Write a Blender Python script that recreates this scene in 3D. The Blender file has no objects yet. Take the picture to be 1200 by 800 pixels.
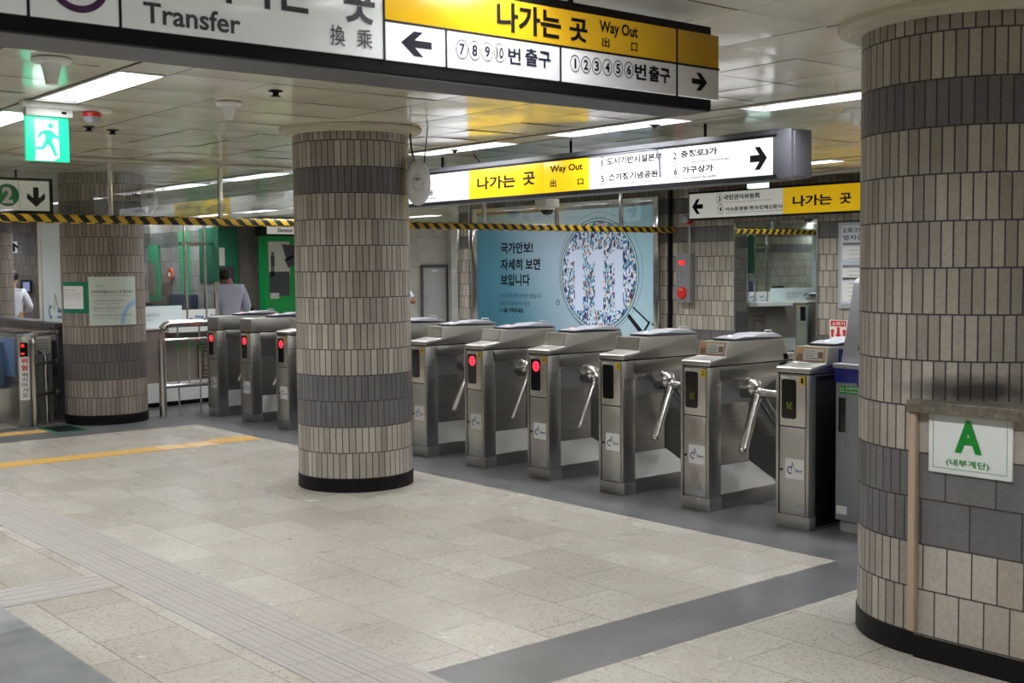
import bpy, bmesh, math, random
from mathutils import Vector, Matrix
random.seed(7)
S = bpy.context.scene
COL = S.collection

# ------------------------------------------------------------------ camera
FPX, PITCH, ROLL, YAW, EYE = 1411.44, 0.0613776, -0.0093983, 0.8771889, 1.7
_F = Vector((-math.sin(YAW), math.cos(YAW), 0)); _R = Vector((math.cos(YAW), math.sin(YAW), 0)); _U = Vector((0, 0, 1))
CF = _F*math.cos(PITCH) - _U*math.sin(PITCH)
_U2 = _U*math.cos(PITCH) + _F*math.sin(PITCH)
CR = _R*math.cos(ROLL) + _U2*math.sin(ROLL)
CU = -_R*math.sin(ROLL) + _U2*math.cos(ROLL)
cam_d = bpy.data.cameras.new('camera')
cam = bpy.data.objects.new('camera', cam_d); COL.objects.link(cam)
m = Matrix((CR, CU, -CF)).transposed().to_4x4(); m.translation = (0, 0, EYE)
cam.matrix_world = m
cam_d.sensor_width = 36; cam_d.lens = FPX/1200*36
cam_d.clip_start = 0.05; cam_d.clip_end = 200
cam_d.dof.use_dof = True; cam_d.dof.focus_distance = 9.0; cam_d.dof.aperture_fstop = 7.0
S.camera = cam
# ------------------------------------------------------------------ world, exposure
w = bpy.data.worlds.new('world'); S.world = w; w.use_nodes = True
w.node_tree.nodes['Background'].inputs[0].default_value = (0.8, 0.85, 0.9, 1)
w.node_tree.nodes['Background'].inputs[1].default_value = 0.15
S.view_settings.view_transform = 'Standard'; S.view_settings.look = 'None'
S.view_settings.gamma = 1.0; S.view_settings.use_curve_mapping = False
S.view_settings.exposure = 0.78
LAMP_W = 15.5        # watts of light from each ceiling lamp
LAMP_SPREAD = 143    # degrees; the deep trays cut the light off towards the ceiling
S.cycles.max_bounces = 10; S.cycles.transparent_max_bounces = 12
S.cycles.sample_clamp_indirect = 6.0
S.cycles.caustics_reflective = False; S.cycles.caustics_refractive = False


def ray(x, y): return CF*FPX + CR*(x-600) - CU*(y-400)
def onpl(x, y, ax, c):
    d = ray(x, y); o = Vector((0, 0, EYE)); t = (c-o[ax])/d[ax]; return o + d*t
def P2(x, y, ax, c):
    p = onpl(x, y, ax, c); return (p.y, p.z) if ax == 0 else ((p.x, p.z) if ax == 1 else (p.x, p.y))

# ------------------------------------------------------------------ materials
def lin(r, g, b):
    f = lambda c: c/12.92 if c <= .04045 else ((c+.055)/1.055)**2.4
    return (f(r/255), f(g/255), f(b/255), 1)
MATS = {}
def mat(name, col, rough=.5, metal=0, emit=None, es=0, spec=.5, coat=0):
    m = bpy.data.materials.new(name); m.use_nodes = True
    b = m.node_tree.nodes['Principled BSDF']
    c = tuple(col) if len(col) == 4 else tuple(col)+(1,)
    b.inputs['Base Color'].default_value = c
    b.inputs['Roughness'].default_value = rough; b.inputs['Metallic'].default_value = metal
    b.inputs['Specular IOR Level'].default_value = spec
    b.inputs['Coat Weight'].default_value = coat; b.inputs['Coat Roughness'].default_value = .08
    if emit is not None:
        b.inputs['Emission Color'].default_value = tuple(emit)[:3]+(1,); b.inputs['Emission Strength'].default_value = es
    MATS[name] = m; return m
def nd(m, t, **k):
    n = m.node_tree.nodes.new(t)
    for a, v in k.items(): setattr(n, a, v)
    return n
def lk(m, a, b): m.node_tree.links.new(a, b)
def bsdf(m): return m.node_tree.nodes['Principled BSDF']
def mth(m, op, a, b=None, c=None):
    n = nd(m, 'ShaderNodeMath', operation=op)
    for i, v in enumerate((a, b, c)):
        if v is None: continue
        if isinstance(v, (int, float)): n.inputs[i].default_value = v
        else: lk(m, v, n.inputs[i])
    return n.outputs[0]

def speckle(m, c1, c2, scale, lo=.35, hi=.65, src='Object', fleck=None):
    """mottled stone: noise between two colours, dark flecks on top"""
    tc = nd(m, 'ShaderNodeTexCoord'); n = nd(m, 'ShaderNodeTexNoise'); n.inputs['Scale'].default_value = scale; n.inputs['Detail'].default_value = 6
    geo = nd(m, 'ShaderNodeNewGeometry'); lk(m, geo.outputs['Position'], n.inputs['Vector'])
    r = nd(m, 'ShaderNodeValToRGB'); r.color_ramp.elements[0].position = lo; r.color_ramp.elements[1].position = hi
    r.color_ramp.elements[0].color = c1; r.color_ramp.elements[1].color = c2
    lk(m, n.outputs[0], r.inputs[0]); out = r.outputs[0]
    if fleck:
        v = nd(m, 'ShaderNodeTexVoronoi'); v.inputs['Scale'].default_value = fleck[0]; lk(m, geo.outputs['Position'], v.inputs['Vector'])
        n2 = nd(m, 'ShaderNodeTexNoise'); n2.inputs['Scale'].default_value = fleck[0]*.35; lk(m, geo.outputs['Position'], n2.inputs['Vector'])
        k = mth(m, 'LESS_THAN', v.outputs['Distance'], fleck[1]); k2 = mth(m, 'GREATER_THAN', n2.outputs[0], .5)
        k = mth(m, 'MULTIPLY', k, k2); k = mth(m, 'MULTIPLY', k, fleck[3])
        mx = nd(m, 'ShaderNodeMix', data_type='RGBA'); lk(m, k, mx.inputs[0]); lk(m, out, mx.inputs[6]); mx.inputs[7].default_value = fleck[2]
        out = mx.outputs[2]
    return out, geo

def tile_mat(name, w, h, z0, dark_rows=(), wd=None, light=((.40, .365, .31, 1), (.275, .25, .21, 1)), dark=((.105, .105, .108, 1), (.145, .143, .14, 1)),
             mortar=(.035, .03, .027, 1), gap=.0075, rough=.55, stain=None):
    m = mat(name, (.4, .37, .32, 1), rough)
    uv = nd(m, 'ShaderNodeUVMap'); sp = nd(m, 'ShaderNodeSeparateXYZ'); lk(m, uv.outputs[0], sp.inputs[0])
    v = mth(m, 'SUBTRACT', sp.outputs[1], z0)
    cb = nd(m, 'ShaderNodeCombineXYZ'); lk(m, sp.outputs[0], cb.inputs[0]); lk(m, v, cb.inputs[1])
    def brick(ww, cs):
        b = nd(m, 'ShaderNodeTexBrick'); lk(m, cb.outputs[0], b.inputs['Vector'])
        b.inputs['Scale'].default_value = 1; b.inputs['Brick Width'].default_value = ww; b.inputs['Row Height'].default_value = h
        b.inputs['Mortar Size'].default_value = gap/2; b.inputs['Mortar Smooth'].default_value = .2
        b.inputs['Color1'].default_value = cs[0]; b.inputs['Color2'].default_value = cs[1]; b.inputs['Mortar'].default_value = mortar
        return b
    b1 = brick(w, light); col = b1.outputs[0]; fac = b1.outputs[1]
    if dark_rows:
        b2 = brick(wd or w, dark)
        row = mth(m, 'FLOOR', mth(m, 'DIVIDE', v, h)); k = None
        for r in dark_rows:
            e = mth(m, 'COMPARE', row, float(r), .4); k = e if k is None else mth(m, 'ADD', k, e)
        mx = nd(m, 'ShaderNodeMix', data_type='RGBA'); lk(m, k, mx.inputs[0]); lk(m, col, mx.inputs[6]); lk(m, b2.outputs[0], mx.inputs[7]); col = mx.outputs[2]
        mf = nd(m, 'ShaderNodeMix', data_type='FLOAT'); lk(m, k, mf.inputs[0]); lk(m, fac, mf.inputs[2]); lk(m, b2.outputs[1], mf.inputs[3]); fac = mf.outputs[0]
    geo = nd(m, 'ShaderNodeNewGeometry')
    n = nd(m, 'ShaderNodeTexNoise'); n.inputs['Scale'].default_value = 60; n.inputs['Detail'].default_value = 5; lk(m, geo.outputs['Position'], n.inputs['Vector'])
    n2 = nd(m, 'ShaderNodeTexNoise'); n2.inputs['Scale'].default_value = 4; lk(m, geo.outputs['Position'], n2.inputs['Vector'])
    g = mth(m, 'ADD', mth(m, 'MULTIPLY', n.outputs[0], .5), mth(m, 'MULTIPLY', n2.outputs[0], .4)); g = mth(m, 'ADD', g, .55)
    mu = nd(m, 'ShaderNodeMix', data_type='RGBA', blend_type='MULTIPLY'); mu.inputs[0].default_value = 1; lk(m, col, mu.inputs[6])
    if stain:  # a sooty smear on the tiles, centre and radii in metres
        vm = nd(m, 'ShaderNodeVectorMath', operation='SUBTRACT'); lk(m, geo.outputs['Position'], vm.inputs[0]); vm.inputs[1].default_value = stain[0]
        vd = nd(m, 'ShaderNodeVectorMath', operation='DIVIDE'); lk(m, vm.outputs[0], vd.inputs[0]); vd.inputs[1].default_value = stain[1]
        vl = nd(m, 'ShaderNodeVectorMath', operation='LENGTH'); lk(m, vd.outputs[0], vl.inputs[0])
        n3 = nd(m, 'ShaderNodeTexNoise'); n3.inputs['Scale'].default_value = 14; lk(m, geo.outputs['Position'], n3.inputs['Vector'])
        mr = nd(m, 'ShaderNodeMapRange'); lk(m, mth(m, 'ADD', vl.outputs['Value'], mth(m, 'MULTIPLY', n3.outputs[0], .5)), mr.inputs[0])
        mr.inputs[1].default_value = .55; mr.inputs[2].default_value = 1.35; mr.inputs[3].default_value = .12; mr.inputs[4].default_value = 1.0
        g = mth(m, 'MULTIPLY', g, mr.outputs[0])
    cg = nd(m, 'ShaderNodeCombineColor'); [lk(m, g, cg.inputs[i]) for i in range(3)]; lk(m, cg.outputs[0], mu.inputs[7])
    lk(m, mu.outputs[2], bsdf(m).inputs['Base Color'])
    bp = nd(m, 'ShaderNodeBump'); bp.inputs['Strength'].default_value = .6; bp.inputs['Distance'].default_value = .004
    hh = mth(m, 'SUBTRACT', mth(m, 'MULTIPLY', n.outputs[0], .15), fac)
    lk(m, hh, bp.inputs['Height']); lk(m, bp.outputs[0], bsdf(m).inputs['Normal'])
    return m

TILE_COL = tile_mat('column_tile', .0505, .197, .105, (2, 3, 11), light=((.44, .405, .35, 1), (.26, .235, .20, 1)))
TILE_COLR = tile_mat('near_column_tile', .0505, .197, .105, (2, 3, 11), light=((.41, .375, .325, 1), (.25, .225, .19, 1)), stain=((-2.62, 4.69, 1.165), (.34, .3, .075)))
TILE_LEFT = tile_mat('column_tile_brown', .0505, .197, .105, (2, 3, 11), light=((.33, .28, .24, 1), (.22, .185, .155, 1)), dark=((.10, .092, .09, 1), (.13, .12, .115, 1)))
TILE_PAR = tile_mat('parapet_tile', .112, .197, .105, (2, 3), .225, light=((.40, .37, .325, 1), (.29, .255, .215, 1)), gap=.007)
TILE_WALL = tile_mat('wall_tile', .1, .2, .025, (2, 3, 10, 12), .2, light=((.44, .405, .345, 1), (.30, .27, .225, 1)), gap=.010)
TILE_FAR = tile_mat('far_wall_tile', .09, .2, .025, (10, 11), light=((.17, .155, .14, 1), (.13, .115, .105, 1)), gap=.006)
TILE_REAR = tile_mat('rear_wall_tile', .1, .2, .025, (2, 3, 10), .2, light=((.30, .28, .27, 1), (.24, .22, .21, 1)), gap=.006)
GRAN_WALL = tile_mat('granite_wall', .9, .72, .28, light=((.46, .46, .44, 1), (.42, .42, .40, 1)), mortar=(.2, .2, .19, 1), gap=.008, rough=.35)

# terrazzo floor with faint joints
def floor_mat(name, c1, c2, fleck, tw, th, rough, jc):
    m = mat(name, c1, rough)
    out, geo = speckle(m, c1, c2, 2.2, .3, .7, fleck=fleck)
    b = nd(m, 'ShaderNodeTexBrick'); lk(m, geo.outputs['Position'], b.inputs['Vector']); b.inputs['Scale'].default_value = 1
    b.inputs['Brick Width'].default_value = tw; b.inputs['Row Height'].default_value = th; b.inputs['Mortar Size'].default_value = .0028
    b.inputs['Color1'].default_value = (1, 1, 1, 1); b.inputs['Color2'].default_value = (.80, .79, .765, 1); b.inputs['Mortar'].default_value = jc
    mu = nd(m, 'ShaderNodeMix', data_type='RGBA', blend_type='MULTIPLY'); mu.inputs[0].default_value = 1
    lk(m, out, mu.inputs[6]); lk(m, b.outputs[0], mu.inputs[7]); lk(m, mu.outputs[2], bsdf(m).inputs['Base Color'])
    n = nd(m, 'ShaderNodeTexNoise'); n.inputs['Scale'].default_value = 1.3; n.inputs['Detail'].default_value = 4; lk(m, geo.outputs['Position'], n.inputs['Vector'])
    r = mth(m, 'ADD', mth(m, 'MULTIPLY', n.outputs[0], .08), rough-.04); lk(m, r, bsdf(m).inputs['Roughness'])
    bp = nd(m, 'ShaderNodeBump'); bp.inputs['Strength'].default_value = .12; bp.inputs['Distance'].default_value = .002; lk(m, mth(m, 'SUBTRACT', 0.0, b.outputs[1]), bp.inputs['Height'])
    lk(m, bp.outputs[0], bsdf(m).inputs['Normal'])
    return m
FLOOR_B = floor_mat('terrazzo_beige', (.455, .425, .38, 1), (.525, .496, .45, 1), (95, .36, (.15, .11, .085, 1), .6), .6, .4, .27, (.42, .39, .34, 1))
FLOOR_D = floor_mat('granite_dark', (.10, .104, .112, 1), (.165, .17, .178, 1), (140, .3, (.26, .27, .28, 1), .35), .6, .4, .30, (.6, .6, .6, 1))

def stone(name, c1, c2, sc, rough, fl=None):
    m = mat(name, c1, rough); o, g = speckle(m, c1, c2, sc, fleck=fl); lk(m, o, bsdf(m).inputs['Base Color']); return m
COPING = stone('granite_coping', (.10, .088, .066, 1), (.20, .175, .135, 1), 30, .3, (180, .35, (.04, .035, .03, 1), .7))
COPING_N = stone('polished_gray_coping', (.32, .35, .375, 1), (.46, .49, .51, 1), 9, .22)
COPING_D = stone('dark_coping', (.055, .055, .06, 1), (.09, .09, .095, 1), 25, .25)

def brushed(name, c, rough=.33, var=.10, vert=True):
    m = mat(name, c, rough, 1.0)
    tc = nd(m, 'ShaderNodeTexCoord'); mp = nd(m, 'ShaderNodeMapping'); mp.inputs['Scale'].default_value = (1.5, 1.5, 90) if not vert else (120, 120, 1.2)
    lk(m, tc.outputs['Object'], mp.inputs[0]); n = nd(m, 'ShaderNodeTexNoise'); n.inputs['Scale'].default_value = 1; n.inputs['Detail'].default_value = 4
    lk(m, mp.outputs[0], n.inputs['Vector'])
    lk(m, mth(m, 'ADD', mth(m, 'MULTIPLY', n.outputs[0], var*2), rough-var), bsdf(m).inputs['Roughness'])
    return m
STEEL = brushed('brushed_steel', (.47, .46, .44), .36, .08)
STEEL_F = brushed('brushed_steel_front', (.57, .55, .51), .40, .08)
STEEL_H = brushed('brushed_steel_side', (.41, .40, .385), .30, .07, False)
STEEL_D = mat('dull_steel', (.37, .365, .355), .42, 1.0)
CHROME = mat('polished_steel', (.72, .72, .73), .12, 1.0)
TUBE_ST = mat('satin_tube_steel', (.66, .65, .64), .22, 1.0)
BLACK = mat('black_plastic', (.008, .008, .009), .25)
BLACKM = mat('black_metal', (.006, .006, .008), .55, spec=.2)
BASEBLK = mat('black_skirting', (.004, .004, .004), .5, spec=.2)
SCREEN = mat('dark_display_glass', (.004, .004, .004), .08)
DKGREY = mat('dark_grey_metal', (.07, .072, .085), .4)
GREY = mat('grey_paint', (.36, .37, .38), .45)
GREYL = mat('light_grey_plastic', (.36, .372, .41), .35)
NAVY = mat('navy_plastic', (.03, .035, .075), .35)
BLUE = mat('blue_paint', (.012, .02, .24), .35)
BLUEG = mat('blue_flap', (.10, .16, .28), .3)
WHITE = mat('white_paint', (.80, .80, .78), .4)
WHITEP = mat('white_paper', (.78, .79, .78), .6)
PALE = mat('pale_panel', (.72, .80, .78), .4)
CREAM = mat('cream_capital', (.50, .475, .36), .4)
BROWNP = mat('brown_laminate', (.24, .20, .175), .45)
WOOD = mat('wood_strip', (.40, .31, .22), .5)
YELTAG = mat('yellow_label', (.75, .50, .015), .4)
GREENP = mat('green_paint', (.0, .24, .055), .45)
GREENT = mat('green_print', (.0, .235, .02), .5)
GREENB = mat('green_board', (.0, .19, .10), .5)
REDP = mat('red_paint', (.62, .02, .015), .35)
INK = mat('black_ink', (.004, .004, .005), .7, spec=.15)
INKG = mat('grey_ink', (.18, .18, .19), .6)
INKB = mat('blue_ink', (.02, .07, .32), .5)
INKN = mat('navy_ink', (.012, .012, .022), .7, spec=.15)
PURPLE = mat('purple_ink', (.09, .02, .12), .5)
ORANGEP = mat('orange_paper', (.66, .40, .24), .5)
TAN = mat('tan_picture', (.30, .19, .12), .5)
SKIN = mat('skin', (.42, .24, .16), .5)
SKIND = mat('skin_tan', (.30, .13, .07), .5)
HAIR = mat('black_hair', (.008, .007, .007), .5)
SHIRTL = mat('pale_lavender_cloth', (.56, .58, .74), .8)
SHIRTW = mat('white_cloth', (.66, .68, .76), .8)
TROUS = mat('grey_trousers', (.10, .11, .14), .8)
TACT = mat('grey_tactile', (.37, .34, .325), .42)
TACTY = mat('yellow_tactile', (.56, .34, .075), .5)
TACTYL = mat('pale_yellow_tactile', (.62, .42, .20), .5)
LENS = mat('smoked_dome', (.02, .012, .012), .05)
GREENLABEL = mat('green_label', (.02, .30, .05), .5)
TEAL = mat('teal_screen', (.02, .1, .1), .2, emit=(.05, .55, .50), es=0.462)
LEDR = mat('red_led', (.3, 0, 0), .3, emit=(1, .015, .03), es=2.46)
LEDRD = mat('red_led_dim', (.3, 0, 0), .3, emit=(1, .02, .02), es=1.0)
LEDG = mat('green_arrow_led', (.03, .04, 0), .3, emit=(.35, .45, .0), es=.04)
LEDB = mat('blue_led', (.3, .3, .9), .3, emit=(.35, .5, 1), es=4)
LEDP = mat('pink_led', (.9, .2, .2), .3, emit=(1, .25, .25), es=2.5)
TUBEM = mat('fluorescent_tube', (.9, .9, .9), .4, emit=(.95, .97, 1.0), es=6.0)
TUBEM.cycles.emission_sampling = 'NONE'
LAMP_L = bpy.data.lights.new('lamp_light', 'AREA'); LAMP_L.shape = 'RECTANGLE'; LAMP_L.size = 1.26; LAMP_L.size_y = .21
LAMP_L.energy = LAMP_W; LAMP_L.color = (.97, .985, 1.0); LAMP_L.spread = math.radians(LAMP_SPREAD)
FIXW = mat('fixture_reflector', (.86, .86, .86), .3)
EXITG = mat('exit_green', (.0, .3, .15), .4, emit=(.03, .80, .42), es=0.385)
EXITW = mat('exit_white', (.8, .9, .85), .4, emit=(.72, .95, .85), es=0.385)
EXITLT = mat('exit_light_glow', (.8, .9, .85), .4, emit=(.6, 1, .85), es=0.924)
LITW = mat('sign_white_lit', (.30, .30, .31), .25, emit=(.97, .98, 1), es=0.508)
LITY = mat('sign_yellow_lit', (.35, .22, .01), .25, emit=(1, .68, .004), es=0.477)
LITW2 = mat('sign_white_dim', (.70, .70, .66), .3, emit=(.9, .92, .9), es=0.123)
LITY2 = mat('sign_yellow_dim', (.72, .47, .01), .3, emit=(1, .62, .0), es=0.185)
FAINTW = mat('sign_white_glossy', (.74, .77, .77), .12, emit=(.93, 1, .98), es=0.077)  # faint glow added in emission to lift the white
SIGN2 = mat('sign_cream', (.68, .67, .60), .3, emit=(.9, .9, .8), es=0.0924)
MIRROR = mat('mirror', (.70, .78, .77), .015, 1.0)
def grad_sign(name, base, emit, pts):
    """back-lit panel: its fading glow is put into the emission; strength varies along the panel (u in metres)"""
    m = mat(name, base, .25, emit=emit, es=1)
    uv = nd(m, 'ShaderNodeUVMap'); sp = nd(m, 'ShaderNodeSeparateXYZ'); lk(m, uv.outputs[0], sp.inputs[0])
    f = mth(m, 'DIVIDE', mth(m, 'SUBTRACT', sp.outputs[0], pts[0][0]), pts[-1][0]-pts[0][0])
    r = nd(m, 'ShaderNodeValToRGB'); e = r.color_ramp.elements
    while len(e) < len(pts): e.new(.5)
    for i, (u, s) in enumerate(pts): e[i].position = (u-pts[0][0])/(pts[-1][0]-pts[0][0]); e[i].color = (s, s, s, 1)
    lk(m, f, r.inputs[0]); lk(m, r.outputs[0], bsdf(m).inputs['Emission Strength'])
    return m
BIGY = grad_sign('big_sign_yellow', (.46, .26, .008), (1, .60, .015), [(2.25, .36), (2.75, .30), (3.3, .13), (3.8, .0), (4.0, .0)])
BIGW = grad_sign('big_sign_white', (.60, .60, .62), (.95, .97, 1), [(2.25, .36), (2.7, .27), (3.3, .08), (3.8, .0), (4.0, .0)])

def glass(name, tint, gl=.0):
    m = bpy.data.materials.new(name); m.use_nodes = True; nt = m.node_tree; nt.nodes.remove(bsdf(m))
    t = nd(m, 'ShaderNodeBsdfTransparent'); t.inputs[0].default_value = tint
    g = nd(m, 'ShaderNodeBsdfGlossy'); g.inputs['Roughness'].default_value = .01
    fr = nd(m, 'ShaderNodeLayerWeight')
    k = mth(m, 'ADD', mth(m, 'MULTIPLY', mth(m, 'POWER', fr.outputs['Facing'], 4.0), .9), .035+gl)
    mx = nd(m, 'ShaderNodeMixShader'); lk(m, k, mx.inputs[0]); lk(m, t.outputs[0], mx.inputs[1]); lk(m, g.outputs[0], mx.inputs[2])
    lk(m, mx.outputs[0], nt.nodes['Material Output'].inputs[0]); MATS[name] = m; return m
GLASS = glass('screen_glass', (.93, .96, .95, 1), .045)
GLASSO = glass('office_glass', (.93, .97, .965, 1), .02)
FROST = mat('frosted_film', (.78, .88, .90), .5)
HAZ = mat('hazard_tape', (.5, .35, .02), .4)
_uv = nd(HAZ, 'ShaderNodeUVMap'); _sp = nd(HAZ, 'ShaderNodeSeparateXYZ'); lk(HAZ, _uv.outputs[0], _sp.inputs[0])
_k = mth(HAZ, 'LESS_THAN', mth(HAZ, 'FRACT', mth(HAZ, 'DIVIDE', mth(HAZ, 'ADD', _sp.outputs[0], mth(HAZ, 'MULTIPLY', _sp.outputs[1], .95)), .148)), .5)
_mx = nd(HAZ, 'ShaderNodeMix', data_type='RGBA'); lk(HAZ, _k, _mx.inputs[0]); _mx.inputs[6].default_value = (.008, .007, .006, 1); _mx.inputs[7].default_value = (.58, .37, .02, 1)
lk(HAZ, _mx.outputs[2], bsdf(HAZ).inputs['Base Color'])
# glossy enamelled ceiling panels
CEIL = mat('enamel_ceiling_panel', (.47, .44, .35), .16, spec=.6)
_o, _g = speckle(CEIL, (.64, .61, .48, 1), (.74, .71, .59, 1), 1.1, .35, .65); lk(CEIL, _o, bsdf(CEIL).inputs['Base Color'])
CEILTRIM = mat('ceiling_trim', (.55, .53, .45), .3)
CEILBACK = mat('ceiling_void', (.02, .02, .018), .9)

# ------------------------------------------------------------------ mesh builder
LOC = {}
class MB:
    def __init__(s):
        s.bm = bmesh.new(); s.uv = s.bm.loops.layers.uv.new('UVMap'); s.custom = set()
    def box(s, x0, x1, y0, y1, z0, z1, bev=0, seg=2):
        r = bmesh.ops.create_cube(s.bm, size=1, matrix=Matrix.LocRotScale(((x0+x1)/2, (y0+y1)/2, (z0+z1)/2), None, (abs(x1-x0), abs(y1-y0), abs(z1-z0))))
        if bev:
            es = list({e for v in r['verts'] for e in v.link_edges})
            bmesh.ops.bevel(s.bm, geom=es, offset=bev, segments=seg, affect='EDGES', profile=.5)
        return s
    def obox(s, c, dims, rot, bev=0):
        M = Matrix.Translation(c) @ rot.to_4x4() @ Matrix.Diagonal((*dims, 1))
        r = bmesh.ops.create_cube(s.bm, size=1, matrix=M)
        if bev: bmesh.ops.bevel(s.bm, geom=list({e for v in r['verts'] for e in v.link_edges}), offset=bev, segments=2, affect='EDGES', profile=.5)
        return s
    def prism(s, pts, ax, a, b, bev=0):
        """2-D outline extruded along axis ax from a to b; pts in the other two axes (x<y<z order)"""
        def P(p, t): return (t, p[0], p[1]) if ax == 0 else ((p[0], t, p[1]) if ax == 1 else (p[0], p[1], t))
        A = [s.bm.verts.new(P(p, a)) for p in pts]; B = [s.bm.verts.new(P(p, b)) for p in pts]
        fs = [s.bm.faces.new(A), s.bm.faces.new(B[::-1])]
        n = len(pts)
        for i in range(n): fs.append(s.bm.faces.new((A[i], B[i], B[(i+1) % n], A[(i+1) % n])))
        bmesh.ops.recalc_face_normals(s.bm, faces=fs)
        if bev: bmesh.ops.bevel(s.bm, geom=list({e for f in fs for e in f.edges}), offset=bev, segments=2, affect='EDGES', profile=.5)
        return s
    def cyl(s, p0, p1, r, r2=None, seg=16, cap=True):
        p0 = Vector(p0); p1 = Vector(p1); d = p1-p0
        q = Vector((0, 0, 1)).rotation_difference(d.normalized())
        bmesh.ops.create_cone(s.bm, cap_ends=cap, segments=seg, radius1=r, radius2=r if r2 is None else r2, depth=d.length,
                              matrix=Matrix.Translation((p0+p1)/2) @ q.to_matrix().to_4x4())
        return s
    def sph(s, c, r, sc=(1, 1, 1), seg=16, rot=None):
        M = Matrix.Translation(c) @ (rot.to_4x4() if rot else Matrix.Identity(4)) @ Matrix.Diagonal((r*sc[0], r*sc[1], r*sc[2], 1))
        bmesh.ops.create_uvsphere(s.bm, u_segments=seg, v_segments=max(6, seg//2), radius=1, matrix=M); return s
    def tube(s, pts, r, seg=12):
        pts = [Vector(p) for p in pts]; rings = []; up = Vector((.123, .2, 1)).normalized()
        for i, p in enumerate(pts):
            t = (pts[min(i+1, len(pts)-1)]-pts[max(i-1, 0)]).normalized()
            u = up - t*up.dot(t)
            if u.length < .05: u = Vector((1, 0, 0)) - t*t.x
            u.normalize(); v = t.cross(u)
            rings.append([s.bm.verts.new(p+(u*math.cos(2*math.pi*k/seg)+v*math.sin(2*math.pi*k/seg))*r) for k in range(seg)])
        for A, B in zip(rings, rings[1:]):
            for k in range(seg): s.bm.faces.new((A[k], A[(k+1) % seg], B[(k+1) % seg], B[k]))
        s.bm.faces.new(rings[0][::-1]); s.bm.faces.new(rings[-1]); return s
    def lathe(s, prof, c, seg=72, axis='z'):
        """profile [(r, h)] turned round the axis through c; UV in metres"""
        cx, cy, cz = c; rings = []
        for r, h in prof:
            rings.append([s.bm.verts.new((cx+r*math.cos(2*math.pi*k/seg), cy+r*math.sin(2*math.pi*k/seg), cz+h)) for k in range(seg)])
        R = max(p[0] for p in prof)
        for i in range(len(prof)-1):
            for k in range(seg):
                A, B = rings[i], rings[i+1]; k2 = (k+1) % seg
                try: f = s.bm.faces.new((A[k], A[k2], B[k2], B[k]))
                except ValueError: continue
                L = 2*math.pi*R/seg
                for lp, (kk, j) in zip(f.loops, ((k, i), (k+1, i), (k+1, i+1), (k, i+1))): lp[s.uv].uv = (kk*L, cz+prof[j][1])
                s.custom.add(f)
        if prof[0][0] > 1e-4: s.bm.faces.new(rings[0][::-1])
        if prof[-1][0] > 1e-4: s.bm.faces.new(rings[-1])
        return s
    def quad(s, a, b, c, d):
        s.bm.faces.new([s.bm.verts.new(p) for p in (a, b, c, d)]); return s
    # flat work on a frame: fr = (axis, coordinate, outward sign); u is x or y, v is z
    def fpt(s, fr, u, v, lift):
        ax, c, sg = fr[:3]
        p = (c+sg*lift, u, v) if ax == 0 else ((u, c+sg*lift, v) if ax == 1 else (u, v, c+sg*lift))
        return p
    def poly(s, fr, pts, lift=.002, thick=0):
        vs = [s.bm.verts.new(s.fpt(fr, u, v, lift)) for u, v in pts]; f = s.bm.faces.new(vs); f.normal_update()
        n = Vector((0, 0, 0)); n[fr[0]] = fr[2]
        if f.normal.dot(n) < 0: f.normal_flip()
        return s
    def rect(s, fr, u0, u1, v0, v1, lift=.002): return s.poly(fr, [(u0, v0), (u1, v0), (u1, v1), (u0, v1)], lift)
    def frame(s, fr, u0, u1, v0, v1, t, lift=.002):
        s.rect(fr, u0, u1, v0, v0+t, lift); s.rect(fr, u0, u1, v1-t, v1, lift); s.rect(fr, u0, u0+t, v0+t, v1-t, lift); return s.rect(fr, u1-t, u1, v0+t, v1-t, lift)
    def ring(s, fr, cu, cv, r0, r1, lift=.002, seg=32, ru=1, a0=0, a1=2*math.pi):
        for k in range(seg):
            a = a0+(a1-a0)*k/seg; b = a0+(a1-a0)*(k+1)/seg
            q = [(cu+ru*r*math.cos(t), cv+r*math.sin(t)) for r, t in ((r0, a), (r1, a), (r1, b), (r0, b))]
            if r0 < 1e-5: q = q[1:]
            s.poly(fr, q, lift)
        return s
    def disc(s, fr, cu, cv, r, lift=.002, seg=40, ru=1):
        return s.poly(fr, [(cu+ru*r*math.cos(2*math.pi*k/seg), cv+r*math.sin(2*math.pi*k/seg)) for k in range(seg)], lift)
    def arrow(s, fr, cu, cv, w, h, ang=0, lift=.002):
        """station-sign arrow pointing along +u before turning: a shaft and a wide chevron head"""
        t = .15
        pts = [(-.5, -t), (.05, -t), (-.22, -.5), (.08, -.5), (.5, 0), (.08, .5), (-.22, .5), (.05, t), (-.5, t)]
        ca, sa = math.cos(ang), math.sin(ang)
        q = [(cu+(x*ca-y*sa)*w, cv+(x*sa+y*ca)*h) for x, y in pts]
        s.poly(fr, [q[0], q[1], q[4], q[7], q[8]], lift); s.poly(fr, [q[1], q[2], q[3], q[4]], lift); return s.poly(fr, [q[4], q[5], q[6], q[7]], lift)
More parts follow.
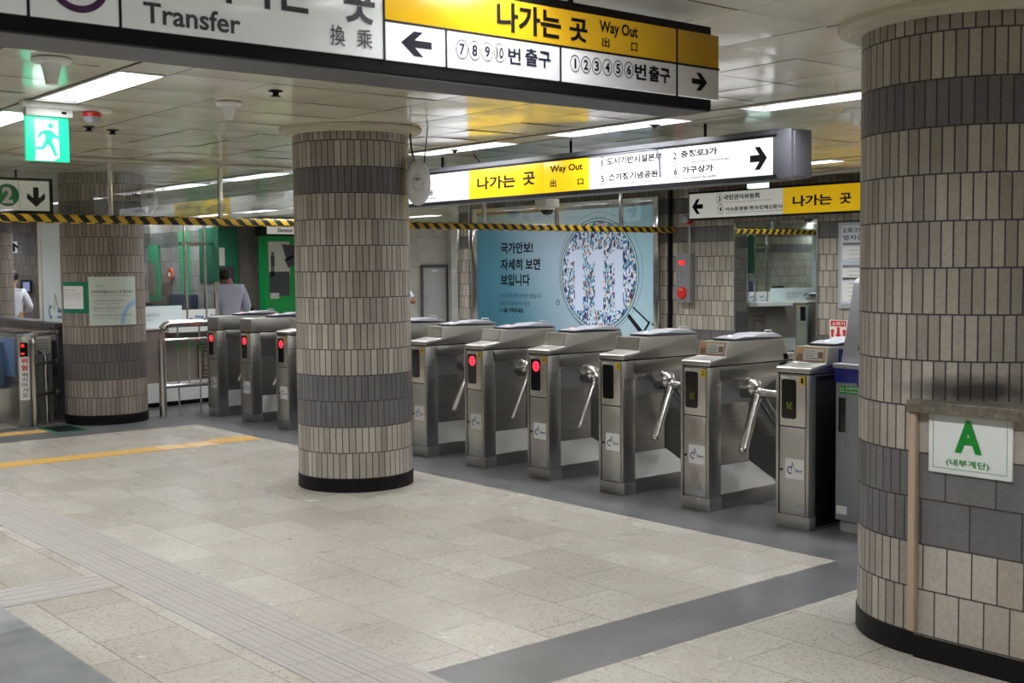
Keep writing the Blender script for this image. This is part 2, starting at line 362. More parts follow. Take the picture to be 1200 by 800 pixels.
    def text(s, fr, txt, u0, u1, v0, v1, off=0., lift=.003, mirror=False, keep=False):
        vs, fs = glyphs(txt, off)
        x0 = min(v[0] for v in vs); x1 = max(v[0] for v in vs); y0 = min(v[1] for v in vs); y1 = max(v[1] for v in vs)
        if keep:  # keep proportions, anchored at the left
            k = (v1-v0)/(y1-y0); u1 = u0+(x1-x0)*k
        flip = (fr[0] == 0 and fr[2] < 0) or (fr[0] == 1 and fr[2] > 0)
        def U(x):
            t = (x-x0)/(x1-x0)
            return u0+(u1-u0)*(1-t if flip else t)
        bv = [s.bm.verts.new(s.fpt(fr, U(x), v0+(v1-v0)*(y-y0)/(y1-y0), lift)) for x, y in vs]
        n = Vector((0, 0, 0)); n[fr[0]] = fr[2]
        for f in fs:
            try: F = s.bm.faces.new([bv[i] for i in f])
            except ValueError: continue
            F.normal_update()
            if F.normal.dot(n) < 0: F.normal_flip()
        return s
    def done(s, name, m, parent=None, ang=35, at=None):
        bm = s.bm; bm.normal_update()
        for f in bm.faces:
            if f in s.custom: continue
            n = f.normal; ax = max(range(3), key=lambda i: abs(n[i]))
            for lp in f.loops:
                c = lp.vert.co; lp[s.uv].uv = (c.y, c.z) if ax == 0 else ((c.x, c.z) if ax == 1 else (c.x, c.y))
        me = bpy.data.meshes.new(name); 
        if parent is not None: o0 = LOC[parent.name]
        elif at is not None: o0 = Vector(at)
        else:
            xs = [v.co for v in bm.verts]; lo = [min(v[i] for v in xs) for i in range(3)]; hi = [max(v[i] for v in xs) for i in range(3)]
            o0 = Vector(((lo[0]+hi[0])/2, (lo[1]+hi[1])/2, lo[2]))
        bmesh.ops.translate(bm, verts=bm.verts, vec=-o0)
        bm.to_mesh(me); bm.free()
        for p in me.polygons: p.use_smooth = True
        me.set_sharp_from_angle(angle=math.radians(ang))
        ms = m if isinstance(m, (list, tuple)) else [m]
        for x in ms: me.materials.append(x)
        o = bpy.data.objects.new(name, me); COL.objects.link(o)
        if parent is not None: o.parent = parent
        else: o.location = o0
        LOC[o.name] = o0
        return o
_G = {}
def glyphs(t, off):
    if (t, off) not in _G:
        c = bpy.data.curves.new('t', 'FONT'); c.body = t; c.offset = off; c.resolution_u = 3
        o = bpy.data.objects.new('t', c); COL.objects.link(o)
        dg = bpy.context.evaluated_depsgraph_get(); dg.update()
        me = bpy.data.meshes.new_from_object(o.evaluated_get(dg))
        _G[(t, off)] = ([tuple(v.co[:2]) for v in me.vertices], [tuple(p.vertices) for p in me.polygons])
        bpy.data.objects.remove(o); bpy.data.curves.remove(c); bpy.data.meshes.remove(me)
    return _G[(t, off)]
def tag(o, label, cat, group=None, kind=None):
    o['label'] = label; o['category'] = cat
    if group: o['group'] = group
    if kind: o['kind'] = kind
    return o
def thing(name, label, cat, loc, group=None):
    o = bpy.data.objects.new(name, None); COL.objects.link(o); o.location = loc; o.empty_display_size = .1
    LOC[o.name] = Vector(loc); return tag(o, label, cat, group)
def struct(o): o['kind'] = 'structure'; return o
def dup(r, loc, label, group=None):
    c = r.copy(); COL.objects.link(c); c.location = loc; c['label'] = label
    if group: c['group'] = group
    for ch in list(r.children):
        d = ch.copy(); COL.objects.link(d); d.parent = c
        for g in list(ch.children):
            e = g.copy(); COL.objects.link(e); e.parent = d
    return c

ZC = 2.784     # ceiling height
YW = 12.49     # back wall
XS = -11.475   # glass smoke screen
# ================================================================== SHELL
b = MB()
xs = [-27, -13.55, -12.42, -4.07, -3.63, 5]; ys = [-6, 5.79, 8.0, 24]
fb, fd = [], []
bb, bd = MB(), MB()
for i in range(5):
    for j in range(3):
        dark = (j == 1 and i < 4) or (i == 1 and j == 0) or (i == 3 and j == 0)
        (bd if dark else bb).box(xs[i], xs[i+1], ys[j], ys[j+1], -.08, 0)
struct(bb.done('floor', FLOOR_B)); struct(bd.done('floor', FLOOR_D))

# ceiling: enamelled panels, each slightly dished, in bays of six between the lamp troughs
PITCH_P = .6; rows = []
for n in range(-2, 6):
    for k in range(6): rows.append(2.89+4*n+.6*k)
b = MB()
def panel(x0, x1, y0, y1, sag, n=4):
    t1 = random.uniform(-.005, .005); t2 = random.uniform(-.005, .005); g = .0045
    vs = {}
    for i in range(n+1):
        for j in range(n+1):
            a = i/n; c = j/n
            z = ZC + sag*(1-(2*a-1)**2)*(1-(2*c-1)**2) + t1*(a-.5) + t2*(c-.5) + .002
            vs[i, j] = b.bm.verts.new((x0+g+(x1-x0-2*g)*a, y0+g+(y1-y0-2*g)*c, z))
    for i in range(n):
        for j in range(n): b.bm.faces.new((vs[i, j], vs[i, j+1], vs[i+1, j+1], vs[i+1, j]))
i0, i1 = -40, 14
for r in rows:
    if r > 19 or r < -4: continue
    for i in range(i0, i1):
        x = -3.38+.6*i
        if r > YW and x > -15.8: continue
        if x < -27: continue
        panel(x, x+.6, r, r+.6, random.choice((-.007, -.005, -.008, .003)))
# trough strips and blank panels between lamps
LAMPS = {}   # row -> list of lamp start x
for n, off in ((-1, -7.8), (0, -7.80), (1, -9.49), (2, -8.9), (3, -9.3), (4, -9.3)):
    y0 = 2.49+4*n
    if y0 > 19: continue
    st = []
    x = off
    while x > -25: x -= 2.02
    while x < 3.4:
        st.append(x); x += 2.02
    if y0 > YW: st = [q for q in st if q < -17.5]
    LAMPS[n] = st
    xe = 4.4 if y0 < YW else -15.8
    b.box(-27, xe, y0+.003, y0+.105, ZC+.012, ZC+.016)
    prev = -27
    for q in st:
        if q-.02 > prev: b.box(prev, q-.02, y0+.115, y0+.397, ZC+.004, ZC+.008)
        b.box(q-.02, q+1.36, y0+.378, y0+.397, ZC+.004, ZC+.008)
        prev = q+1.36
    b.box(prev, xe, y0+.115, y0+.397, ZC+.004, ZC+.008)
struct(b.done('ceiling', CEIL, ang=20))
struct(MB().box(-27, 5, -6, 21, ZC+.12, ZC+.2).done('ceiling', CEILBACK))

# walls
b = MB().box(-11.52, 5, YW, YW+.3, 0, 2.9); struct(b.done('wall_back', TILE_WALL))
b = MB().box(-16.3, -11.52, YW-.06, YW+.3, 0, 2.9); struct(b.done('wall_back', TILE_WALL))
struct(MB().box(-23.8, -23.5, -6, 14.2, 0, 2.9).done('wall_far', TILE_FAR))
struct(MB().box(-23.8, -23.5, 14.2, 21, 0, 2.9).done('wall_far', GRAN_WALL))
struct(MB().box(-23.5, -16, 20.6, 20.9, 0, 2.9).done('wall_corridor', GRAN_WALL))
struct(MB().box(-16.3, -16.0, YW+.3, 20.6, 0, 2.9).done('wall_corridor', GRAN_WALL))
struct(MB().box(-19.6, -19.3, -6, 3.9, 0, 2.9).done('wall_left', TILE_WALL))
struct(MB().box(-27, 5, -6.3, -6, 0, 2.9).done('wall_rear', TILE_REAR))
struct(MB().box(4.7, 5, -6, YW, 0, 2.9).done('wall_right', TILE_REAR))
# door in the far granite wall
d = MB().box(-23.5, -23.46, 16.75, 17.46, 0, 1.72, .004).done('door_1', GREY); struct(d)
LOC[d.name] = Vector(d.location)
MB().box(-23.47, -23.44, 16.70, 16.76, 0, 1.77).box(-23.47, -23.44, 17.45, 17.50, 0, 1.77).box(-23.47, -23.44, 16.70, 17.5, 1.72, 1.78).done('door_frame', DKGREY, d)
MB().sph((-23.42, 16.85, 1.0), .03).cyl((-23.47, 16.85, 1.0), (-23.42, 16.85, 1.0), .012).done('door_knob', CHROME, d)
MB().box(-23.46, -23.455, 17.02, 17.2, 1.62, 1.66).done('name_plate', WHITE, d)
# granite pilaster right of the door with a recessed hose cabinet
struct(MB().box(-23.5, -23.3, 17.5, 18.35, 0, 2.9).done('trim_1', GRAN_WALL))
b = MB().frame((0, -23.3, 1), 17.6, 18.2, .75, 1.6, .03, .006); cab = b.done('trim_2', GREY); struct(cab)

# parapet of the stairs by the right column, with granite coping and a timber edge strip
PW = 4.61
struct(MB().box(-2.84, 4.7, PW, PW+.26, .1, 1.07).done('wall_parapet', TILE_PAR))
struct(MB().box(-2.84, 4.7, PW-.004, PW+.26, 0, .1).done('baseboard_parapet', BASEBLK))
struct(MB().box(-2.86, 4.7, PW-.05, PW+.31, 1.07, 1.122, .006).done('trim_3', COPING))
struct(MB().box(-2.855, -2.822, PW-.035, PW-.001, .12, 1.068, .003).done('trim_4', WOOD))
# parapet beyond the left column
struct(MB().box(-23.4, -13.86, 4.80, 5.02, 0, 1.06).done('wall_parapet', TILE_LEFT))
struct(MB().box(-23.4, -13.78, 4.73, 5.09, 1.06, 1.115, .006).done('trim_5', COPING_D))
struct(MB().box(-13.87, -13.80, 4.77, 5.0, .06, 1.06).done('trim_6', DKGREY))
# near parapet the camera looks over
struct(MB().box(-9.5, 1.2, .2, .58, 0, 1.06).done('wall_parapet', TILE_PAR))
b = MB()
for x0, x1 in ((-9.5, -6.0), (-5.994, -4.0), (-3.994, -2.0), (-1.994, 1.2)): b.box(x0, x1, .16, .635, 1.06, 1.12, .004)
struct(b.done('trim_7', COPING_N))

# ================================================================== COLUMNS
def column(x, y, mt, label, cap=True, r=.45):
    t = thing('tiled_column', label, 'column', (x, y, 0))
    MB().lathe([(r, .105), (r, ZC)], (x, y, 0), 96).done('shaft', mt, t)
    MB().lathe([(r+.002, 0), (r+.006, .004), (r+.006, .10), (r-.004, .108)], (x, y, 0), 96).done('base', BASEBLK, t)
    if cap:
        z = ZC
        MB().lathe([(r+.002, z-.052), (r+.035, z-.056), (r+.052, z-.048), (r+.058, z-.034), (r+.085, z-.034), (r+.104, z-.024), (r+.108, z-.008), (r+.108, z+.0), (r+.06, z+.001)], (x, y, 0), 96).done('capital', CREAM, t)
    return t
colC = column(-8.13, 5.13, TILE_COL, 'round tiled column standing alone in the middle of the hall with cream capital')
colR = column(-2.87, 5.13, TILE_COLR, 'large round tiled column beside the stair parapet with the letter A sign', True, .505)
colL = column(-13.49, 5.19, TILE_LEFT, 'brownish round tiled column carrying the white notice and the green notice board', False)
column(-18.40, 5.27, TILE_LEFT, 'dark round tiled column behind the far end of the coped wall', False)

# ================================================================== LAMPS
def lamp(loc, label, group=None):
    x, y, z = loc
    t = thing('ceiling_lamp', label, 'ceiling light', loc, group)
    h = MB()
    L, W, D = 1.34, .255, .10
    h.quad((x, y, z), (x+L, y, z), (x+L, y+.04, z+D), (x, y+.04, z+D)).quad((x, y+W, z), (x, y+W-.04, z+D), (x+L, y+W-.04, z+D), (x+L, y+W, z))
    h.quad((x, y+.04, z+D), (x+L, y+.04, z+D), (x+L, y+W-.04, z+D), (x, y+W-.04, z+D))
    h.quad((x, y, z), (x, y+.04, z+D), (x, y+W-.04, z+D), (x, y+W, z)).quad((x+L, y, z), (x+L, y+W, z), (x+L, y+W-.04, z+D), (x+L, y+.04, z+D))
    h.box(x+.02, x+L-.02, y+W/2-.012, y+W/2+.012, z+.06, z+D)
    h.done('housing', FIXW, t)
    MB().box(x-.012, x+L+.012, y-.008, y, z-.004, z+.006).box(x-.012, x+L+.012, y+W, y+W+.008, z-.004, z+.006).box(x-.012, x, y, y+W, z-.004, z+.006).box(x+L, x+L+.012, y, y+W, z-.004, z+.006).done('frame', WHITE, t)
    lo = bpy.data.objects.new('lamp_light', LAMP_L); COL.objects.link(lo); lo.parent = t; lo.location = (L/2, W/2, .026)
    for k in (.075, W-.075):
        MB().cyl((x+.07, y+k, z+.05), (x+L-.07, y+k, z+.05), .014, seg=10).done('tube', TUBEM, t)
        MB().cyl((x+.03, y+k, z+.05), (x+.07, y+k, z+.05), .016, seg=10).cyl((x+L-.07, y+k, z+.05), (x+L-.03, y+k, z+.05), .016, seg=10).done('lampholder', WHITE, t)
    return t
proto = None
NAMED = {(0, 0): 'fluorescent ceiling lamp just above the green running-man exit sign', (0, -1): 'fluorescent ceiling lamp cut off by the photo edge beside the exit sign',
         (1, 0): 'fluorescent ceiling lamp beside the capital of the middle column', (1, 1): 'fluorescent ceiling lamp above the yellow half of the long hanging sign',
         (1, 2): 'fluorescent ceiling lamp with two bare tubes showing, next to the large right column'}
for n, st in LAMPS.items():
    for x in st:
        loc = (x, 2.49+4*n+.118, ZC)
        key = (n, round((x-(-7.80 if n == 0 else -9.49))/2.02)) if n in (0, 1) else None
        if key in NAMED: lab, grp = NAMED[key], None
        elif x < XS and 0 < n < 3: lab, grp = 'fluorescent ceiling lamp in the hall behind the hanging glass screen', 'ceiling lamps behind the glass screen'
        elif n == 2: lab, grp = 'fluorescent ceiling lamp of the row nearest the tiled back wall', 'ceiling lamps near the back wall'
        elif n > 2: lab, grp = 'fluorescent ceiling lamp in the corridor past the granite door', 'ceiling lamps in the far corridor'
        else: lab, grp = 'fluorescent ceiling lamp outside the frame of the picture', 'ceiling lamps outside the frame'
        if proto is None: proto = lamp(loc, lab, grp)
        else:
            c = dup(proto, loc, lab, grp)
            if not grp and 'group' in c: del c['group']

# ================================================================== GLASS SMOKE SCREEN with hazard rail
t = thing('glass_smoke_screen', 'clear glass screen hanging from the ceiling with a black and yellow striped bottom rail', 'glass screen', (XS, 5, ZC))
posts = [-3.5+1.1*k for k in range(0, 15)]
posts = [4.505-1.1*k for k in range(8, 0, -1)] + [4.505, 5.66, 6.8, 7.95, 9.12, 10.30, 11.45]
ends = [-5.9]+posts+[YW]
for a, c in zip(ends, ends[1:]): MB().box(XS-.004, XS+.004, a+.012, c-.012, 2.2, ZC).done('glass_pane', GLASS, t)
for p in posts: MB().box(XS-.018, XS+.022, p-.02, p+.02, 2.2, ZC, .002).done('post', TUBE_ST, t)
MB().box(XS-.03, XS+.032, -5.9, YW, 2.155, 2.238, .02, 3).done('striped_rail', HAZ, t)
MB().box(XS-.05, XS+.05, -5.9, YW, ZC-.028, ZC, .004).done('top_channel', CEILTRIM, t)

# ================================================================== TURNSTILES
GX, GY, GS, GW = -4.893, 6.304, .8298, .26
def logo(fr, u0, v0, sz, t, name='logo_sticker', plain=False):
    s = MB(); s.rect(fr, u0, u0+sz*1.12, v0, v0+sz, .0012); st = s.done(name, WHITEP, t)
    q = MB(); cu, cv = u0+sz*.3, v0+sz*.42
    q.ring(fr, cu, cv, sz*.13, sz*.2, .002, 16, 1, math.radians(60), math.radians(300)); q.done('logo_ring', INKB, st); q = MB(); q.text(fr, 'Sing', u0+sz*.58, u0+sz*1.04, v0+sz*.30, v0+sz*.52, .02, .002)
    q.done('logo_lettering', INKB, st)
    q = MB(); q.poly(fr, [(cu+sz*.05, cv-.02*sz), (cu+sz*.09, cv-.02*sz), (cu+sz*.13, cv+sz*.42), (cu+sz*.10, cv+sz*.42)], .002).poly(fr, [(cu+sz*.10, cv+sz*.42), (cu+sz*.13, cv+sz*.42), (cu+sz*.24, cv+sz*.1), (cu+sz*.2, cv+sz*.1)], .002)
    q.done('logo_mark', INKN, st)
def turnstile(i, num, label, disp, rad=.024, flush=False, arms=True, notice=None, lattice=False, darktop=False):
    x0 = GX-(i-1)*GS; y0 = GY; x1 = x0+GW
    t = thing('turnstile', label, 'turnstile', (x0, y0, 0), 'turnstiles in one row across the hall')
    X = lambda a: x0+a
    Y = lambda a: y0+a
    fr = (1, y0, -1)
    s = MB()
    s.box(X(0), x1, Y(0), Y(.12), .085, 1.0, .006).box(X(.01), X(.15), Y(.1), Y(.84), 0.02, .99)
    s.box(X(0), x1, Y(.10), Y(.85), .90, 1.0, .004).box(X(0.004), x1, Y(.1), Y(.85), .0, .11, .004)
    s.box(X(0), x1, Y(.76), Y(.86), .08, 1.0, .006)
    MB().prism([(X(.14), .09), (x1-.003, .11), (X(.155), .285)], 1, Y(.11), Y(.78)).done('deflector', STEEL_D, t)
    s.prism([(X(.14), .91), (x1-.003, .90), (X(.155), .72)], 1, Y(.11), Y(.78))
    s.prism([(X(.14), Y(.78)), (x1-.003, Y(.77)), (X(.155), Y(.56))], 2, .1, .91)
    s.box(X(0), X(.02), Y(.1), Y(.85), .05, 1.0).box(X(0), x1, Y(.84), Y(1.14), .0, 1.0, .006)
    s.done('body', STEEL_H, t)
    MB().box(X(-.003), x1+.003, Y(-.004), Y(.123), 0, .088, .004).done('plinth', STEEL, t)
    # console on top
    if flush: pr = [(Y(0), 1.009), (Y(0), 1.15), (Y(.02), 1.165), (Y(.80), 1.163), (Y(.872), 1.009)]
    else: pr = [(Y(-.006), 1.009), (Y(-.006), 1.036), (Y(.005), 1.045), (Y(.163), 1.066), (Y(.182), 1.168), (Y(.80), 1.163), (Y(.872), 1.009)]
    MB().prism(pr, 0, X(-.002), x1+.002, .004).done('console', STEEL, t)
    MB().box(X(.003), x1-.003, Y(.003), Y(.83), .99, 1.012).done('dark_seam_strip', BLACK, t)  # black strip added so the seam under the console reads dark
    MB().prism([(Y(.80), 1.009), (Y(.80), 1.06), (Y(.97), 1.056), (Y(1.135), 1.045), (Y(1.146), 1.036), (Y(1.146), 1.009)], 0, X(-.002), x1+.002, .004).done('rear_ledge', STEEL, t)
    rf = (1, y0+1.14, 1)
    rp = MB().rect(rf, X(.03), x1-.03, .665, .99, .003).rect(rf, X(.03), x1-.03, .09, .655, .003).done('rear_panel', STEEL_F, t)
    MB().rect(rf, x1-.158, x1-.043, .712, .966, .005).done('rear_display', SCREEN, rp)
    MB().rect(rf, X(.036), X(.08), .935, .99, .005).done('rear_number_tag', YELTAG, rp)
    # front: upper panel, door
    MB().box(X(.02), x1-.024, Y(-.002), Y(.003), .087, .996).done('backing', BLACK, t)  # black sheet over the steel, added to darken the gaps between panels
    up = MB().box(X(.028), x1-.032, Y(-.006), Y(.004), .665, .992, .002).done('front_panel', STEEL_F, t)
    MB().box(X(.0), X(.022), Y(-.012), Y(.004), .085, .996, .004).box(x1-.026, x1, Y(-.012), Y(.004), .085, .996, .006).done('corner_post', STEEL, t)
    dr = MB().box(X(.028), x1-.032, Y(-.006), Y(.004), .092, .657, .002).done('door', STEEL_F, t)
    fr = (1, y0-.006, -1)
    q = MB(); uu = .043; ww = .115; z0, z1 = .712, .966; rr = .018
    pts = []
    for cx, cz, a in ((x0+uu+ww-rr, z1-rr, 0), (x0+uu+rr, z1-rr, 90), (x0+uu+rr, z0+rr, 180), (x0+uu+ww-rr, z0+rr, 270)):
        for k in range(5): pts.append((cx+rr*math.cos(math.radians(a+k*22.5)), cz+rr*math.sin(math.radians(a+k*22.5))))
    q.poly(fr, pts, .0015); ds = q.done('display', SCREEN, t)
    if disp == 'red':
        MB().ring(fr, x0+uu+ww*.56, z1-.058, .020, .041, .003, 24).rect(fr, x0+uu+ww*.3, x0+uu+ww*.82, z1-.066, z1-.05, .0035).done('stop_light', LEDR, ds)
    elif disp == 'green':
        MB().arrow(fr, x0+uu+ww*.55, z0+.085, .06, .06, math.radians(225), .003).done('arrow_light', LEDG, ds)
    tg = MB().rect(fr, x1-.078, x1-.034, .935, .990, .002).done('number_tag', YELTAG, t)
    MB().text(fr, num, x1-.064, x1-.048, .946, .98, .02, .003).done('tag_number', INK, tg)
    MB().cyl((X(.044), Y(-.006), .378), (X(.044), Y(-.010), .378), .009, seg=12).done('keyhole', BLACKM, dr)
    logo(fr, x0+.075, .325, .13, dr)
    MB().rect(fr, x0+.15, x0+.215, .112, .148, .0015).done('plate', GREYL, dr)
    MB().rect(fr, x0+.035, x0+.09, .972, .986, .0015).done('small_label', WHITEP, up)
    if lattice:
        for z in (.14, .48):
            q = MB()
            for k in range(4):
                for sx in (1, -1):
                    u = x0+.128; d = .02+.018*k
                    q.poly(fr, [(u-sx*d, z), (u-sx*d+.003, z), (u+sx*(.085-d)+.003, z+.16), (u+sx*(.085-d), z+.16)], .0012)
            q.done('lattice_pattern', TAN, dr)
    if notice:
        a = (Y(.163)-.003, 1.066); c = (Y(.182)-.003, 1.168)
        def pt(u, v, l=0): return (x0+u, a[0]+(c[0]-a[0])*v-l, a[1]+(c[1]-a[1])*v)
        def R(mb, u0, u1, v0, v1, l): return mb.quad(pt(u0, v0, l), pt(u1, v0, l), pt(u1, v1, l), pt(u0, v1, l))
        if notice == 'orange':
            nb = R(MB(), .02, .25, .06, .96, .001).done('notice', ORANGEP, t)
            R(MB(), .085, .24, .16, .86, .002).done('notice_text_area', WHITEP, nb)
            q = MB()
            for k in range(4): R(q, .095, .17+.02*(k % 2), .72-.15*k, .76-.15*k, .003)
            q.done('notice_lines', INKG, nb)
            R(R(MB(), .03, .075, .12, .55, .002), .195, .235, .3, .7, .003).done('notice_picture', TAN, nb)
        else:
            R(MB(), .02, .25, .08, .94, .001).done('clear_holder', MATS['satin_tube_steel'], t)
    # card reader on the console
    zt = 1.164
    MB().prism([(Y(.30), zt), (Y(.29), zt+.018), (Y(.50), zt+.028), (Y(.84), zt+.006), (Y(.84), zt)], 0, X(.03), x1-.03, .004).done('reader_base', NAVY if darktop else DKGREY, t)
    MB().prism([(Y(.31), zt+.02), (Y(.42), zt+.034), (Y(.50), zt+.030), (Y(.57), zt+.046), (Y(.74), zt+.046), (Y(.83), zt+.016), (Y(.81), zt+.008), (Y(.5), zt+.022)], 0, X(.025), x1-.025, .004).done('card_reader', GREYL, t)
    MB().tube([(x1-.09, Y(.70), zt+.045), (x1-.09, Y(.71), zt+.062), (x1-.09, Y(.78), zt+.06), (x1-.09, Y(.79), zt+.034)], .006, 8).done('reader_lip', GREYL, t)
    MB().cyl((X(.10), Y(.40), zt+.031), (X(.10), Y(.40), zt+.036), .014, seg=12).done('reader_light', LEDP if disp == 'red' else LEDB, t)
    if arms:
        hx, hy, hz = x1+.045, Y(.46), .80
        h = MB().cyl((x1-.105, hy, hz+.035), (x1+.0, hy, hz+.03), .085, .075, 24).sph((x1+.0, hy, hz+.03), .075, (1, 1, 1), 20).sph((hx, hy, hz), .05, (1, 1, 1), 20).cyl((x1, hy, hz+.025), (hx, hy, hz), .066, .05, 20)
        h.done('hub', TUBE_ST, t)
        for d in ((.985, .12, -.04), (.18, -.56, -.80), (.18, .56, -.80)):
            dv = Vector(d).normalized(); p0 = Vector((hx, hy, hz)); L = .46
            a = MB().cyl(p0+dv*.03, p0+dv*L, rad, seg=16).sph(p0+dv*L, rad, (1, 1, 1), 12).cyl(p0+dv*.04, p0+dv*.085, rad+.006, rad+.002, 16)
            a.done('arm', TUBE_ST, t)
    return t
turnstile(1, '1', 'armless turnstile with an orange notice, nearest the ticket machine kiosk', 'green', arms=False, notice='orange')
turnstile(2, '2', 'turnstile with a diamond lattice pattern on its door and an orange notice', 'green', .033, notice='orange', lattice=True)
turnstile(3, '3', 'turnstile with thick arms, plain door and blank display, next to the lattice-patterned one', 'off', .030, notice='clear')
turnstile(4, '4', 'turnstile with a red stop light and a scuffed clear holder on its console', 'red', .017, notice='clear', darktop=True)
turnstile(5, '5', 'red-lit turnstile with clear holder, second past the middle column', 'red', .017, notice='clear', darktop=True)
turnstile(6, '6', 'turnstile with blank display standing just past the middle column', 'off', .024, notice='clear')
turnstile(7, '7', 'turnstile mostly hidden behind the middle column, only its reader showing', 'off', .024, darktop=True)
turnstile(8, '8', 'turnstile completely covered by the middle column', 'red', .024)
turnstile(9, '9', 'red-lit turnstile with a low front ledge half covered by the middle column', 'red', .024, notice='clear')
turnstile(10, '10', 'flush-topped red-lit turnstile, second from the steel railing', 'red', .026, flush=True, darktop=True)
turnstile(11, '11', 'flush-topped red-lit turnstile touching the steel railing', 'red', .026, flush=True, darktop=True)
# the end unit's closed flank
for o in COL.objects:
    if o.name == 'turnstile':
        x1 = GX+GW
        MB().box(x1-.02, x1+.004, GY+.06, GY+.85, .02, .99).done('side_panel', BLACK, o)
        MB().box(x1+.001, x1+.008, GY+.30, GY+.82, 1.02, 1.15).done('blue_reflection_sheet', BLUE, o)  # thin blue sheet painted in for the kiosk's reflection on the steel

# ================================================================== KIOSK beside the turnstiles
kx0, kx1, ky = -4.545, -3.75, 6.45
t = thing('card_machine_kiosk', 'grey and blue ticket machine with a slanted screen half hidden by the large right column', 'ticket machine', (kx0, ky, 0))
MB().box(kx0+.02, kx1-.02, ky+.03, ky+.62, 0, .075).done('plinth', GREY, t)
bd_ = MB().box(kx0, kx1, ky, ky+.65, .075, .955, .006).done('cabinet', mat('kiosk_grey', (.27, .285, .31), .45), t)
MB().box(kx0-.004, kx1+.004, ky-.006, ky+.65, .955, 1.045, .004).done('blue_band', BLUE, t)
MB().box(kx0-.012, kx1+.012, ky-.02, ky+.65, 1.045, 1.075, .006).done('ledge', GREYL, t)
hd = MB().prism([(ky+.04, 1.075), (ky+.155, 1.52), (ky+.17, 1.59), (ky+.21, 1.615), (ky+.28, 1.61), (ky+.42, 1.075)], 0, kx0+.004, kx1-.004, .014).done('screen_housing', GREYL, t)
def kpt(u, v, l):  # on the slanted front
    a = Vector((0, ky+.04, 1.075)); c = Vector((0, ky+.155, 1.52)); n = Vector((0, -(c.z-a.z), c.y-a.y)).normalized()
    p = a+(c-a)*v+n*l; return (kx0+u, p.y, p.z)
def kq(u0, u1, v0, v1, l): return MB().quad(kpt(u0, v0, l), kpt(u1, v0, l), kpt(u1, v1, l), kpt(u0, v1, l))
bz = kq(.12, .68, .18, .84, .002).done('screen_bezel', BLACK, t)
kq(.15, .65, .23, .79, .004).done('screen', TEAL, bz)
kf = (1, ky+.150, -1)
MB().text((1, ky+.142, -1), '160', kx0+.10, kx0+.20, 1.49, 1.545, .02, .004).done('number_lettering', WHITE, hd)
MB().box(kx0+.085, kx0+.33, ky+.142, ky+.2, 1.475, 1.56).done('number_plate', BLACK, hd)
fr = (1, ky, -1)
lb = MB().rect(fr, kx0+.025, kx0+.20, .885, .935, .002).done('green_label', GREENLABEL, t)
MB().text(fr, '교통카드', kx0+.075, kx0+.19, .913, .929, .01, .003).text(fr, 'CARD', kx0+.075, kx0+.19, .893, .905, .0, .003).frame(fr, kx0+.035, kx0+.063, .898, .922, .003, .003).done('label_lettering', WHITE, lb)
MB().poly(fr, [(kx0+.15, .955), (kx0+.7, .955), (kx0+.7, .80), (kx0+.26, .80)], .0012).done('blue_flash', BLUE, t)
MB().box(kx0+.025, kx0+.075, ky-.006, ky, .64, .86, .003).box(kx0+.19, kx0+.22, ky-.006, ky, .56, .80, .003).done('slot', BLACK, t)
MB().rect(fr, kx0+.012, kx0+.09, .115, .168, .002).done('plate', WHITEP, t)

# ================================================================== SIGNS
def sign_rods(t, pts, m=BLACKM, r=.012):
    for p in pts: MB().cyl(p, (p[0], p[1], ZC+.01), r, seg=10).done('hanger_rod', m, t)
# ---- big sign, lengthwise along the passage
BX = -3.4
bf = (0, BX, 1)
t = thing('hanging_sign', 'big overhead transfer and way out sign running across the top of the picture', 'sign', (BX-.12, 2.2, 2.35))
MB().box(BX-.24, BX-.004, .2, 3.935, 2.352, 2.70, .004).done('cabinet', BLACKM, t)
MB().box(BX-.235, BX-.01, .2, 3.93, 2.346, 2.356).done('underside', DKGREY, t)
sign_rods(t, [(BX-.12, 3.24, 2.69), (BX-.12, 1.2, 2.69)])
U = lambda x, y=60: P2(x, y, 0, BX)[0]
zb, zm, zt2 = 2.394, 2.526, 2.668
u0, u1, u2, u3, u4, u5, u6 = U(32.5, 10), U(140.5, 25), U(449.5, 50), U(522, 60), U(656, 80), U(792.5, 95), U(842, 100)
def panel_(name, a, c, z0, z1, m, th=.012): return MB().box(BX-.008, BX+th-.008, a+.003, c-.003, z0+.003, z1-.003, .002).done(name, m, t)
panel_('white_panel', .2, u0, zb, zt2, FAINTW)
p5 = panel_('line_panel', u0, u1, zb, zt2, FAINTW)
pt = panel_('transfer_panel', u1, u2, zb, zt2, FAINTW)
py_ = panel_('yellow_panel', u2, u5, zm, zt2, BIGY); panel_('yellow_panel', u5, u6, zm, zt2, BIGY)
pa = panel_('arrow_panel', u2, u3, zb, zm, BIGW); pb = panel_('exit_panel', u3, u4, zb, zm, BIGW); pc = panel_('exit_panel', u4, u5, zb, zm, BIGW); pd = panel_('arrow_panel', u5, u6, zb, zm, BIGW)
for u_ in (u0, u1, u2, u5): MB().box(BX-.006, BX+.006, u_-.004, u_+.004, zb, zt2).done('divider', BLACKM, t)
for u_ in (u3, u4): MB().box(BX-.006, BX+.006, u_-.004, u_+.004, zb, zm-.004).done('divider', BLACKM, t)
MB().box(BX-.006, BX+.006, u2, u6, zm-.004, zm+.004).done('divider', BLACKM, t)
bf = (0, BX+.004, 1)
def tb(mb, s, lb, rt, off=.012, ax=0, c=BX+.004, fr=None):
    a = P2(*lb, ax, c); e = P2(*rt, ax, c)
    return mb.text(fr or ((ax, c, 1) if ax == 0 else (ax, c, -1)), s, a[0], e[0], a[1], e[1], off)
cu, cv = P2(91, -22, 0, BX)
